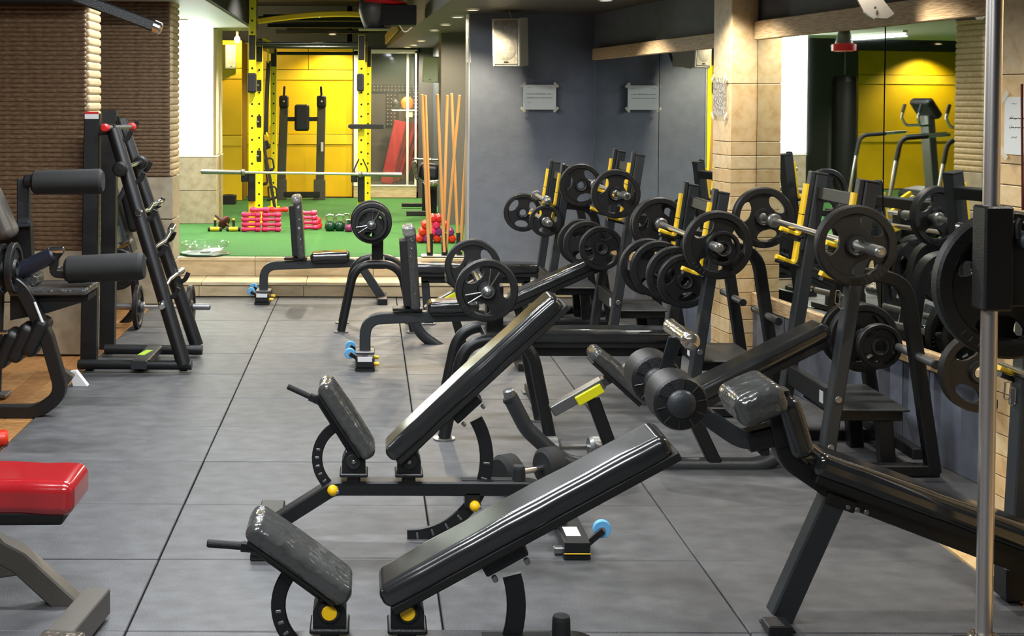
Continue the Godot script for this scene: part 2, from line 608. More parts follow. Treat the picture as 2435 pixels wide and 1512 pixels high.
func _ready() -> void:
	# camera
	var cam := Camera3D.new()
	cam.name = "camera"
	cam.keep_aspect = Camera3D.KEEP_HEIGHT
	cam.projection = Camera3D.PROJECTION_FRUSTUM
	cam.near = 0.1
	cam.far = 60.0
	cam.size = 0.1 * 1512.0 / 3000.0
	cam.frustum_offset = Vector2(0.1 * 342.5 / 3000.0, -0.1 * 432.2 / 3000.0)
	cam.position = Vector3(0, 1.69, 0)
	cam.basis = Basis(Vector3.RIGHT, deg_to_rad(-1.6)) * Basis(Vector3.BACK, deg_to_rad(0.2))
	add_child(cam)
	cam.current = true
	# surroundings: a closed basement, no daylight
	var e := Environment.new()
	e.background_mode = Environment.BG_COLOR
	e.background_color = Color(0.0, 0.0, 0.0)
	e.tonemap_mode = Environment.TONE_MAPPER_LINEAR
	e.tonemap_exposure = 1.0
	e.sdfgi_enabled = true
	e.ssao_enabled = true
	e.ssil_enabled = true
	var we := WorldEnvironment.new()
	we.name = "environment"
	we.environment = e
	add_child(we)
	materials()
	lights()
	shell()
	mirror_wall()
	platform()
	columns()
	adjustable_benches()
	decline_bench()
	smith_machine()
	rack_benches()
	seated_benches()
	left_side()
	rig()
	turf_things()
	store_room()
	wall_things()
	cardio_corner()


func spot(at: Vector3, energy: float, angle: float, c := Color(1.0, 0.95, 0.86), tilt := Vector3.DOWN, size := 0.04) -> void:
	var l := SpotLight3D.new()
	l.name = numbered("spot_light")
	l.light_energy = energy
	l.light_color = c
	l.spot_angle = angle
	l.spot_attenuation = 2.0
	l.spot_angle_attenuation = 0.6
	l.spot_range = 25.0
	l.light_size = size
	l.shadow_enabled = true
	add_child(l)
	l.position = at
	l.look_at_from_position(at, at + tilt, Vector3.RIGHT)


func panel_light(at: Vector3, w: float, d: float, energy: float, c := Color(0.97, 0.985, 1.0)) -> void:
	var l := AreaLight3D.new()
	l.name = numbered("area_light")
	l.area_size = Vector2(w, d)
	l.light_energy = energy
	l.light_color = c
	l.area_range = 25.0
	l.area_attenuation = 2.0
	l.shadow_enabled = true
	add_child(l)
	l.look_at_from_position(at, at + Vector3.DOWN, Vector3.BACK)


func downlight(at: Vector3, energy: float, label: String, angle := 62.0, warm := true, r := 0.045, group := "recessed downlights") -> void:
	var t := thing("downlight", label, "light", at, group)
	part(sh().lathe([Vector2(r + 0.012, 0.004), Vector2(r + 0.012, -0.004), Vector2(r, -0.006), Vector2(r, 0.004)], at, Basis(), 20), "rim", "frame_white", t)
	part(sh().lathe([Vector2(0, -0.003), Vector2(r, -0.003), Vector2(r, 0.006), Vector2(0, 0.006)], at, Basis(), 20), "lamp_disc", "lamp_warm" if warm else "lamp_white", t)
	spot(at + Vector3(0, -0.012, 0), energy, angle, Color(1.0, 0.93, 0.80) if warm else Color(1.0, 0.97, 0.92))


func wall_arm(at: Vector3) -> void:
	var o: Node3D = get_child(get_child_count() - 2)
	part(sh().box(at + Vector3(0, 0.02, -0.22), Vector3(0.03, 0.02, 0.46)), "wall_arm", "powder_black", o)


func ceiling_tube(at: Vector3, l: float, energy: float, label: String, along_x := true) -> void:
	var t := thing("ceiling_tube_light", label, "light", at, "linear ceiling lights")
	var d := Vector3.RIGHT if along_x else Vector3.BACK
	part(sh().box(at + Vector3(0, 0.022, 0), Vector3(l, 0.03, 0.07) if along_x else Vector3(0.07, 0.03, l)), "housing", "frame_white", t)
	part(sh().tube([at - d * (l / 2 - 0.01), at + d * (l / 2 - 0.01)], 0.017, 12, Vector3.UP), "light_tube", "lamp_white", t)
	panel_light(at + Vector3(0, -0.03, 0), l if along_x else 0.05, 0.05 if along_x else l, energy)


func lights() -> void:
	# linear lights of the main hall, above the frame
	for k in 8:
		var x: float = [-0.75, 1.0][k % 2]
		var z: float = [1.2, 3.6, 6.0, 8.4][k / 2]
		ceiling_tube(v3(x, 2.90, z), 1.2, 9.2, "white linear ceiling light above the frame, %s from the viewer in the %s row" % [["first", "second", "third", "fourth"][k / 2], ["left", "right"][k % 2]])
	ceiling_tube(v3(-2.75, 2.465, 13.4), 1.1, 5.0, "white linear light under the pale ceiling, seen mirrored above the wrapped racks", false)
	# downlights of the right-hand soffit, from the grey wall to the far end
	var names := ["warm downlight at the corner of the grey speaker wall", "second warm downlight behind the grey wall", "third warm downlight along the soffit over the turf", "fourth warm downlight along the soffit over the turf", "third warm downlight from the far end of the soffit", "second warm downlight from the far end of the soffit", "last warm downlight above the white framed window"]
	var pos := [Vector3(0.86, 2.445, -10.42), Vector3(0.799, 2.445, -11.33), Vector3(0.762, 2.445, -12.45), Vector3(0.705, 2.445, -13.48), Vector3(0.664, 2.445, -15.82), Vector3(0.612, 2.445, -17.0), Vector3(0.549, 2.445, -17.7)]
	for k in 7:
		downlight(pos[k], 4.0 if k == 0 else 4.5, names[k], 62.0 if k == 0 else 86.0)
	# downlights along the mirrored wall, above the frame
	for k in 4:
		var z: float = [9.4, 7.55, 5.9, 4.2][k]
		downlight(v3(wall_x(z, 0.42), 2.445, z), 3.0, ["downlight over the farthest barbell rack by the mirror", "downlight beside the tiled pillar between the mirrors", "downlight over the nearest incline rack by the mirror", "downlight over the machine with the chrome guide rod"][k], 60.0, false)
	downlight(Vector3(-1.863, 2.495, -12.646), 2.4, "downlight in the pale ceiling in front of the lit panel")
	downlight(v3(-0.5, 2.62, 17.72), 3.2, "downlight washing the far yellow wall behind the rig", 66.0)
	wall_arm(v3(-0.5, 2.62, 17.72))
	downlight(v3(-0.58, 2.632, 14.2), 8.0, "downlight set in the curved yellow ceiling beam", 66.0)
	downlight(v3(-7.3, 2.62, 17.72), 5.0, "downlight on the yellow wall seen in the mirror", 66.0)
	wall_arm(v3(-7.3, 2.62, 17.72))
	downlight(v3(-0.7, 3.04, 12.4), 12.0, "downlight in the black ceiling above the turf front", 66.0, false)
	downlight(v3(-4.9, 3.04, 15.2), 20.0, "downlight over the cardio machines seen in the mirror", 66.0, false)


func shell() -> void:
	# floor: rubber tiles one metre wide on a dark bed, planks to the left, beige tiles along the mirrored wall
	var f := struct("floor", sh().box(v3(0.2, -0.08, 4.0), Vector3(4.0, 0.10, 13.7)), "hole_black", "dark bed under the rubber floor tiles")
	var r := RandomNumberGenerator.new()
	r.seed = 4
	var cols := [-1.77, -0.765, 0.247, 1.222, 2.205]
	for i in 4:
		for k in 18:
			var z0 := 4.604 + 0.63 * (k - 8)
			var z1 := minf(z0 + 0.63, 10.818)
			if z1 - z0 < 0.05:
				continue
			var w: float = cols[i + 1] - cols[i] - 0.006
			var c := v3((cols[i] + cols[i + 1]) / 2, -0.015 + r.randf_range(-0.0012, 0.0012), (z0 + z1) / 2)
			var o := part(sh().box(c, Vector3(w, 0.03, z1 - z0 - 0.006), Basis(), 0.003), "rubber_tile", "rubber_%d" % [0, 1, 0, 2, 0, 1, 2][r.randi_range(0, 6)], f)
			o.rotation.z = r.randf_range(-0.0006, 0.0006)
	var wf := struct("floor", sh().box(v3(-5.45, -0.08, 4.0), Vector3(7.3, 0.10, 13.7)), "plank_wood", "brown plank floor left of the rubber tiles")
	for i in 12:
		for k in 5:
			var z0 := 3.0 + 1.62 * k + (0.8 if i % 2 else 0.0)
			part(sh().box(v3(-1.85 - 0.145 * i, -0.018, z0 + 0.8), Vector3(0.142, 0.024, 1.615), Basis(), 0.002), "plank", "plank_wood" if (i + k) % 2 else "plank_wood_pale", wf)
	var bf := struct("floor", sh().box(v3(3.0, -0.08, 4.0), Vector3(1.58, 0.10, 13.7)), "joint_brown", "beige tiled floor strip along the mirrored wall")
	for i in 3:
		for k in 7:
			part(sh().box(v3(2.4 + 0.36 * i, -0.018, 1.2 + 0.6 * k), Vector3(0.356, 0.024, 0.596), Basis(), 0.002), "floor_tile", "beige_floor", bf)
	# dark rubber mats under the racks, up to the wall
	for k in 8:
		part(sh().box(v3(2.52, -0.016, 5.46 + 0.68 * k), Vector3(0.62, 0.03, 0.674), Basis(), 0.003), "rubber_mat", "rubber_1", bf)
	# the far, left and near sides close the hall
	struct("wall_left", sh().box(v3(-9.1, 1.5, 7.6), Vector3(0.2, 3.4, 22.0)), "wall_slate", "grey side wall far to the left")
	struct("wall_near", sh().box(v3(-2.5, 1.5, -2.9), Vector3(13.4, 3.4, 0.2)), "wall_slate", "grey wall behind the viewer")
	struct("ceiling", sh().box(v3(-2.5, 3.05, 3.6), Vector3(13.4, 0.2, 13.2)), "ceiling_dark", "dark ceiling of the hall")
	struct("ceiling", sh().box(v3(-2.5, 3.15, 14.3), Vector3(13.4, 0.2, 8.2)), "ceiling_black", "black ceiling above the turf")
	# soffit above the mirrored wall and along the right of the turf
	var s := sh()
	s.prism([Vector2(0.62, -9.4), Vector2(0.9, 2.9), Vector2(3.6, 2.9), Vector2(3.6, -9.4)], Vector3(0, 2.75, 0), 0.6, Basis(Vector3.RIGHT, Vector3.BACK, Vector3.UP))
	struct("ceiling", s, "ceiling_dark", "dark grey dropped ceiling along the mirrored wall")
	s = sh()
	s.prism([Vector2(0.62, -9.4), Vector2(0.26, -18.0), Vector2(3.6, -18.0), Vector2(3.6, -9.4)], Vector3(0, 2.75, 0), 0.6, Basis(Vector3.RIGHT, Vector3.BACK, Vector3.UP))
	struct("ceiling", s, "soffit_brown", "brown dropped ceiling with a row of downlights")
	struct("trim", sh().bar([Vector3(0.36, 2.60, -15.0), Vector3(0.25, 2.56, -17.9)], 0.03, 0.14, Vector3.RIGHT), "soffit_side", "pale strip along the dropped ceiling's edge")
	# pale ceiling on the left with its dark edge
	struct("ceiling", sh().box(v3(-5.15, 2.56, 12.2), Vector3(7.66, 0.12, 5.0)), "ceiling_white", "pale ceiling panel in front of the lit panel")
	struct("ceiling", sh().box(v3(-1.32, 2.80, 12.2), Vector3(0.06, 0.58, 5.0)), "ceiling_black", "black upstand beside the pale ceiling")
	struct("trim", sh().box(v3(-5.4, 2.52, 8.25), Vector3(7.2, 0.42, 0.5)), "ceiling_black", "black beam above the ribbed pillar")
	for k in 5:
		struct("trim", sh().box(v3(-0.65, 2.66 + 0.07 * (k % 2), 15.0 + 0.7 * k), Vector3(1.3, 0.05, 0.16)), "ceiling_black", "black slat of the ceiling over the rig")


func mirror_wall() -> void:
	var w := sh()
	wall_box(w, -2.8, 11.1, -0.05, 3.0, -0.2, -0.02)
	struct("wall_right", w, "wall_slate", "slate grey wall that carries the mirrors")
	# grey panels below the mirrors with upright joints
	var low := struct("wall_right", wall_box(sh(), 2.0, 10.95, -0.03, 0.44, -0.03, 0.004), "wall_dark", "grey panelling below the mirrors")
	var z := 2.4
	var k := 0
	while z < 10.8:
		var l := 0.62 if k % 3 != 1 else 0.22
		part(wall_box(sh(), z, z + l - 0.008, 0.0, 0.44, 0.004, 0.012, 0.002), "panel", "wall_panel", low)
		z += l
		k += 1
	# mirrors: two panes beyond the pillar, two on this side
	var names := ["mirror pane in the corner beside the grey speaker wall", "mirror pane between the corner pane and the tiled pillar", "mirror pane right of the tiled pillar", "mirror pane behind the chrome guide rod"]
	var ends := [[10.93, 9.44], [9.435, 8.05], [7.80, 6.37], [6.365, 5.16]]
	for i in 4:
		var m := wall_box(sh(), ends[i][0], ends[i][1] + 0.004, 0.505, 2.075, -0.02, 0.006, 0.0015)
		struct("mirror", m, "mirror", names[i])
	# wooden trims above and below
	struct("trim", wall_box(sh(), 8.08, 10.95, 2.05, 2.15, -0.02, 0.03), "trim_wood", "wooden trim above the far mirrors")
	struct("trim", wall_box(sh(), 5.16, 7.8, 2.075, 2.19, -0.02, 0.03), "trim_wood", "wooden trim above the near mirrors")
	struct("trim", wall_box(sh(), 8.08, 10.95, 0.43, 0.51, -0.02, 0.03), "trim_wood", "wooden trim below the far mirrors")
	struct("trim", wall_box(sh(), 5.16, 7.8, 0.43, 0.515, -0.02, 0.03), "trim_wood", "wooden trim below the near mirrors")
	# pillars clad in small beige tiles below and large slabs above
	pillar(7.80, 8.06, 0.17, "beige tiled pillar between the mirrors")
	pillar(3.2, 5.16, 0.2, "beige tiled pillar behind the chrome guide rod")


func pillar(z0: float, z1: float, out: float, label: String) -> void:
	var p := struct("column", wall_box(sh(), z0 + 0.005, z1 - 0.012, -0.03, 2.47, -0.02, out - 0.005, 0.002), "joint_brown", label)
	var y := 0.0
	var k := 0
	while y < 2.44:
		var h := 0.085 if y < 1.40 else (0.36 if y < 1.8 else 0.62)
		h = minf(h, 2.45 - y)
		var m := "beige_tile" if k % 3 else "beige_tile_pale"
		# the face towards the viewer and the face into the room
		part(wall_box(sh(), z0, z0 + 0.012, y + 0.002, y + h - 0.002, 0.0, out, 0.002), "tile", m, p)
		var n := 2 if z1 - z0 < 1.0 else 6
		if y >= 1.4:
			n = 1 if n == 2 else 3
		var l := (z1 - z0) / n
		for i in n:
			part(wall_box(sh(), z0 + i * l + 0.002, z0 + (i + 1) * l - 0.002, y + 0.002, y + h - 0.002, out - 0.012, out, 0.002), "tile", m, p)
		y += h
		k += 1


func platform() -> void:
	# two marble steps up to the turf
	var a := struct("step", sh().box(v3(-0.2, 0.045, 11.02), Vector3(4.4, 0.09, 0.36), Basis(), 0.002), "joint_brown", "lower travertine step before the turf")
	var xs := [-2.4, -1.45, -0.55, 0.35, 1.25, 2.05]
	for i in 5:
		var c: float = (xs[i] + xs[i + 1]) / 2
		var w: float = xs[i + 1] - xs[i] - 0.004
		part(sh().box(v3(c, 0.05, 10.835), Vector3(w, 0.092, 0.022), Basis(), 0.002), "riser_slab", "travertine", a)
		part(sh().box(v3(c + 0.02, 0.115, 11.01), Vector3(w, 0.03, 0.40), Basis(), 0.004), "tread_slab", "travertine_pale", a)
	var b := struct("step", sh().box(v3(-3.9, 0.13, 14.7), Vector3(10.4, 0.27, 6.9), Basis(), 0.002), "joint_brown", "upper travertine step carrying the turf platform")
	xs = [-2.4, -1.0, 0.05, 1.1]
	for i in 3:
		var c: float = (xs[i] + xs[i + 1]) / 2
		var w: float = xs[i + 1] - xs[i] - 0.004
		part(sh().box(v3(c, 0.20, 11.195), Vector3(w, 0.135, 0.03), Basis(), 0.002), "riser_slab", "travertine", b)
		part(sh().box(v3(c, 0.283, 11.225), Vector3(w, 0.03, 0.12), Basis(), 0.003), "edge_slab", "travertine_pale", b)
	struct("floor", sh().box(v3(-3.9, 0.284, 14.62), Vector3(10.4, 0.04, 6.76), Basis(), 0.002), "turf", "green artificial turf on the platform")
	# the grey wall with the speaker stands on the lower step
	var p0 := v3(0.885, 1.35, 10.95)
	var p1 := v3(1.98, 1.35, 11.06)
	var d := (p1 - p0)
	var bs := Basis(d.normalized(), Vector3.UP, d.normalized().cross(Vector3.UP))
	struct("wall_far", sh().box((p0 + p1) / 2 + bs.z * -0.07, Vector3(d.length(), 2.46, 0.14), bs), "wall_slate", "slate grey wall with the speaker and a paper notice")
	struct("trim", sh().box(p0 + Vector3(-0.008, -0.02, 0.002) - bs.z * 0.07, Vector3(0.016, 2.40, 0.15), bs), "edge_grey", "pale edge strip of the grey speaker wall")
	# right side of the turf
	struct("wall_right", sh().box(v3(1.42, 1.4, 14.6), Vector3(0.2, 3.2, 7.0)), "wall_dark", "dark wall right of the turf")
	struct("wall_right", sh().box(v3(1.17, 1.5, 16.3), Vector3(0.5, 3.0, 3.4)), "wall_blue", "blue grey wall section behind the wooden sticks")
	struct("column", sh().box(v3(0.985, 1.43, 14.35), Vector3(0.34, 2.3, 0.42)), "column_grey", "grey column behind the wooden sticks")
	# far wall: yellow slabs with proud bands, dark to the left, yellow again beyond
	struct("wall_far", sh().box(v3(-4.7, 1.5, 18.25), Vector3(8.8, 3.4, 0.2)), "wall_dark", "dark far wall")
	struct("wall_far", sh().box(v3(1.1, 1.5, 18.25), Vector3(0.75, 3.4, 0.2)), "wall_dark", "dark far wall right of the framed window")
	struct("wall_far", sh().box(v3(0.26, 2.78, 18.25), Vector3(0.98, 0.8, 0.2)), "wall_dark", "dark far wall above the framed window")
	yellow_wall(-2.2, -0.22, 18.14, "yellow slab wall behind the rig", [-0.86])
	yellow_wall(-2.30, -1.74, 17.42, "yellow pilaster with the hanging bulb", [])
	yellow_wall(-8.9, -6.15, 18.14, "yellow slab wall seen in the mirror", [-7.4])


func yellow_wall(x0: float, x1: float, z: float, label: String, joints: Array) -> void:
	var o := struct("wall_far", sh().box(v3((x0 + x1) / 2, 1.39, z + 0.05 + (18.2 - z) / 2), Vector3(x1 - x0, 2.22, 18.2 - z), Basis(), 0.002), "groove_dark", label)
	for r in [[0.31, 1.06, 0.0], [1.063, 1.205, 0.012], [1.213, 1.985, 0.0], [1.988, 2.13, 0.012], [2.138, 2.52, 0.0]]:
		var xs := [x0]
		if r[0] > 2.1:
			xs.append_array(joints)
		xs.append(x1)
		for i in xs.size() - 1:
			var w: float = xs[i + 1] - xs[i]
			part(sh().box(v3((xs[i] + xs[i + 1]) / 2, (r[0] + r[1]) / 2, z + 0.03 - r[2]), Vector3(w - 0.006, r[1] - r[0], 0.06), Basis(), 0.003), "slab", "yellow_paint_pale" if r[2] > 0.0 else "yellow_paint", o)


func columns() -> void:
	# ribbed brown panels above stone: two pillars on the left
	ribbed(v3(-2.5, 0, 8.48), 1.34, 0.34, 0.70, 2.33, "ribbed brown pillar with pale scalloped edge behind the barbell rack")
	ribbed(v3(-2.12, 0, 10.58), 1.02, 0.36, 1.06, 2.52, "ribbed brown pillar in front of the lit white panel")
	# the stone pillar with the lit panel
	var c := v3(-2.05, 0, 14.46)
	var o := struct("column", sh().box(c + Vector3(0, 1.4, 0), Vector3(0.68, 2.2, 0.6)), "marble_grey", "stone pillar with a lit white panel on the turf")
	for k in 2:
		part(sh().box(c + Vector3(0.0, 0.3 + 0.19 + 0.375 * k, 0.0), Vector3(0.70, 0.37, 0.64), Basis(), 0.003), "stone_slab", "marble_grey", o)
	part(sh().box(c + Vector3(0.0, 1.062, 0.0), Vector3(0.71, 0.02, 0.65), Basis(), 0.003), "ledge", "frame_white", o)
	part(sh().box(c + Vector3(-0.02, 1.79, 0.31), Vector3(0.66, 1.42, 0.02), Basis(), 0.002), "light_panel", "light_box", o)
	part(sh().box(c + Vector3(0.342, 1.79, 0.0), Vector3(0.012, 1.42, 0.58), Basis(), 0.002), "side_panel", "frame_white", o)
	part(sh().box(c + Vector3(0.335, 1.79, 0.318), Vector3(0.026, 1.42, 0.02), Basis(), 0.002), "edge_strip", "soffit_side", o)
	var l := AreaLight3D.new()
	l.name = "light_box_light"
	l.area_size = Vector2(0.62, 1.4)
	l.light_energy = 2.4
	l.light_color = Color(0.96, 1.0, 0.96)
	l.area_range = 25.0
	l.shadow_enabled = true
	add_child(l)
	var at := c + Vector3(-0.02, 1.79, 0.335)
	l.look_at_from_position(at, at + Vector3.BACK, Vector3.UP)


func ribbed(c: Vector3, w: float, d: float, y0: float, y1: float, label: String) -> void:
	var o := struct("column", sh().box(c + Vector3(0, y1 / 2, 0), Vector3(w - 0.05, y1, d - 0.05)), "hole_black", label)
	var n := ceili(y0 / 0.42)
	for k in n:
		var h := y0 / n
		part(sh().box(c + Vector3(0, h * (k + 0.5), 0), Vector3(w, h - 0.008, d), Basis(), 0.004), "stone_slab", "marble_grey", o)
	var step := 0.0305
	var m := sh().pad(Vector3.ZERO, Vector3(w - 0.02, step * 1.1, 0.05), Basis(), 0.0145, 3, 0.0, 1).mesh()
	var y := y0 + step / 2
	while y < y1:
		piece(m, "slat", "slat_brown", o, Transform3D(Basis(), c + Vector3(-0.012, y, d / 2 - 0.012) - o.position))
		y += step
	step = 0.054
	m = sh().pad(Vector3.ZERO, Vector3(0.05, step * 1.04, d), Basis(), 0.022, 3, 0.0, 1).mesh()
	y = y0 + step / 2
	while y < y1:
		piece(m, "slat_end", "slat_edge", o, Transform3D(Basis(), c + Vector3(w / 2 - 0.02, y, 0) - o.position))
		y += step


# an adjustable bench seen from the side; p is the pivot of its back pad, degrees as the pads stand
func adjustable_bench(p: Vector3, seat_deg: float, back_deg: float, label: String, caps: bool) -> void:
	var fl := -p.y
	var t := thing("adjustable_bench", label, "bench", Vector3(p.x, 0, p.z), "adjustable benches in the middle of the floor")
	var q := p + Vector3(-0.212, 0, 0)
	var w := 0.18
	# main beam with both legs
	part(sh().bar(bend([p + Vector3(-0.53, fl + 0.05, 0), p + Vector3(-0.29, -0.108, 0), p + Vector3(0.50, -0.108, 0), p + Vector3(0.585, fl + 0.06, 0)], 0.09), 0.075, 0.055), "beam", "powder_black", t)
	for s in [-1, 1]:
		var x := -0.54 if s < 0 else 0.615
		var fz := 0.23 if s > 0 else 0.25
		var fo := part(sh().box(p + Vector3(x, fl + 0.045, 0), Vector3(0.095, 0.05, fz * 2)), "foot_bar", "powder_black", t)
		for g in [-1, 1]:
			part(sh().box(p + Vector3(x, fl + 0.012, g * (fz - 0.05)), Vector3(0.10, 0.024, 0.09)), "rubber_foot", "rubber_grip", fo)
			if s > 0:
				part(sh().box(p + Vector3(x - 0.06, fl + 0.02, g * (fz - 0.06)), Vector3(0.04, 0.025, 0.03)), "foot_bolt", "steel_dull", fo)
				part(sh().box(p + Vector3(x, fl + 0.026, g * fz), Vector3(0.097, 0.004, 0.004), Basis(), 0.001), "edge_strip", "yellow_plastic", fo)
				var wc := p + Vector3(x + 0.10, fl + 0.10, g * (fz - 0.06))
				part(sh().bar([p + Vector3(x + 0.03, fl + 0.04, g * (fz - 0.04)), wc + Vector3(0, 0, 0.02)], 0.012, 0.026), "wheel_arm", "powder_black", t)
				var wh := part(sh().lathe([Vector2(0.006, -0.012), Vector2(0.031, -0.012), Vector2(0.034, -0.006), Vector2(0.034, 0.006), Vector2(0.031, 0.012), Vector2(0.006, 0.012)], wc, Basis(Vector3.RIGHT, PI / 2), 22), "wheel", "wheel_blue", t)
				part(sh().lathe([Vector2(0, -0.016), Vector2(0.011, -0.016), Vector2(0.011, 0.016), Vector2(0, 0.016)], wc, Basis(Vector3.RIGHT, PI / 2), 12), "axle", "chrome", wh)
		if s > 0:
			part(sh().box(p + Vector3(x - 0.005, fl + 0.0715, fz - 0.11), Vector3(0.055, 0.002, 0.10), Basis(), 0.0005), "sticker", "sticker_white", fo)
			part(sh().box(p + Vector3(x - 0.01, fl + 0.075, -0.12), Vector3(0.12, 0.01, 0.13)), "mounting_plate", "powder_grey", fo)
	# pivots
	for k in 2:
		var c: Vector3 = [q, p][k]
		var b := part(sh().prism([Vector2(-0.045, -0.05), Vector2(0.045, -0.05), Vector2(0.045, 0.0), Vector2(0.03, 0.034), Vector2(0, 0.045), Vector2(-0.03, 0.034), Vector2(-0.045, 0.0)], c, 0.085), "pivot_bracket", "powder_black", t)
		part(sh().box(c + Vector3(0, -0.052, 0), Vector3(0.108, 0.014, 0.11)), "bracket_plate", "powder_black", b)
		part(sh().box(c + Vector3(0, -0.075, 0), Vector3(0.05, 0.05, 0.06)), "post", "powder_black", b)
		part(sh().rod(c + Vector3(0, 0, 0.03), c + Vector3(0, 0, 0.052), 0.031, 24), "pivot_cap", "rubber_grip", b)
		part(sh().rod(c + Vector3(0, 0, 0.045), c + Vector3(0, 0, 0.056), 0.021 if caps else 0.008, 22), "cap_disc", "yellow_cap" if caps else "steel_dull", b)
	# pads on their boards
	var sb := rz(seat_deg - 180.0)     # x runs down from the front edge to the pivot
	var so := q + rz(seat_deg) * Vector3(0.150, -0.066, 0)
	var st := part(sh().pad(so, Vector3(0.335, 0.062, w), sb, 0.026, 4, 0.012, 5), "seat_pad", "crumpled_film", t)
	part(sh().box(so - sb.y * 0.034, Vector3(0.29, 0.014, w - 0.03), sb), "pad_board", "black_board", st)
	part(sh().bar([q + Vector3(0, 0.02, 0), so - sb.y * 0.05 - sb.x * 0.1], 0.05, 0.03), "seat_bracket", "powder_black", t)
	var bb := rz(back_deg)
	var bo := p + bb * Vector3(0.400, 0.072, 0)
	var bk := part(sh().wavy(0.0009).pad(bo, Vector3(0.885, 0.066, w), bb, 0.028, 4, 0.012, 6), "back_pad", "wrapped_vinyl", t)
	part(sh().box(bo - bb.y * 0.040 + bb.x * 0.01, Vector3(0.88, 0.026, w - 0.02), bb), "pad_board", "black_board", bk)
	part(sh().bar([p + bb * Vector3(-0.02, 0.02, 0), p + bb * Vector3(0.36, 0.03, 0)], 0.06, 0.035), "back_bracket", "powder_black", t)
	part(sh().box(p + bb * Vector3(0.30, 0.015, 0), Vector3(0.13, 0.07, 0.10), bb), "clamp_block", "powder_black", t)
	for g in [-1, 1]:
		part(sh().rod(p + bb * Vector3(0.30 + 0.05 * g, -0.03, 0.03), p + bb * Vector3(0.30 + 0.05 * g, -0.048, 0.03), 0.008, 8), "bolt", "steel_dull", t)
	# curved ladder plates with slots
	var la := part(sh().bar(arc(p, 0.300, back_deg - 12.0, back_deg - 134.0, 22), 0.014, 0.052, Vector3.BACK, 0.003), "back_ladder", "powder_black", t)
	for k in 8:
		var a := back_deg - 46.0 - 11.5 * k
		var r := Vector3(cos(deg_to_rad(a)), sin(deg_to_rad(a)), 0)
		part(sh().pad(p + r * 0.300, Vector3(0.030, 0.013, 0.0165), rz(a), 0.006, 2, 0.0, 1), "slot", "steel_dull", la)
	la = part(sh().bar(arc(q, 0.142, seat_deg - 14.0, seat_deg + 122.0, 18), 0.014, 0.040, Vector3.BACK, 0.003), "seat_ladder", "powder_black", t)
	for k in 5:
		var a := seat_deg + 42.0 + 13.0 * k
		var r := Vector3(cos(deg_to_rad(a)), sin(deg_to_rad(a)), 0)
		part(sh().pad(q + r * 0.142, Vector3(0.022, 0.014, 0.0165), rz(a), 0.006, 2, 0.0, 1), "slot", "steel_dull", la)
	# spring knobs
	for c in [p + Vector3(-0.292, -0.108, 0.055), p + Vector3(0.252, -0.170, 0.045)]:
		var kn := part(sh().ball(c, 0.021, 16), "spring_knob", "yellow_cap", t)
		part(sh().rod(c + Vector3(0.018, -0.004, -0.03), c + Vector3(0.018, -0.004, 0.012), 0.008, 8), "knob_pin", "steel_dull", kn)
	part(sh().box(p + Vector3(0.245, -0.15, 0.0), Vector3(0.06, 0.06, 0.075)), "ladder_guide", "powder_black", t)
	part(sh().box(p + Vector3(0.30, -0.0795, 0.0), Vector3(0.19, 0.002, 0.03), Basis(), 0.0), "beam_slot", "hole_black", t)
	# handle and rubber stop
	var h0 := q + rz(seat_deg) * Vector3(0.374, 0.060, 0)
	var h1 := q + rz(seat_deg) * Vector3(0.245, -0.02, 0)
	var ha := part(sh().rod(h0, h1, 0.011, 14), "handle", "rubber_grip", t)
	part(sh().bar([h0.lerp(h1, 0.62), h1, so - sb.y * 0.02], 0.022, 0.03), "handle_bracket", "powder_black", ha)
	part(sh().lathe([Vector2(0.026, -0.02), Vector2(0.025, 0.025), Vector2(0.022, 0.035), Vector2(0.0, 0.036)], p + Vector3(0.424, -0.061, 0), Basis(), 18), "rubber_stop", "rubber_grip", t)
	for g in [-1, 1]:
		part(sh().rod(p + Vector3(-0.28, -0.108, 0.036 * g), p + Vector3(-0.28, -0.108, 0.042 * g), 0.012, 10), "beam_bolt", "steel_dull", t)


func adjustable_benches() -> void:
	adjustable_bench(Vector3(0.112, 0.304, -3.43), 144.0, 29.0, "nearest adjustable bench, yellow pivot discs, back pad low, at the bottom edge", true)
	adjustable_bench(Vector3(0.162, 0.312, -4.83), 123.5, 43.0, "adjustable bench with steep back pad, second from the viewer, blue wheels", false)


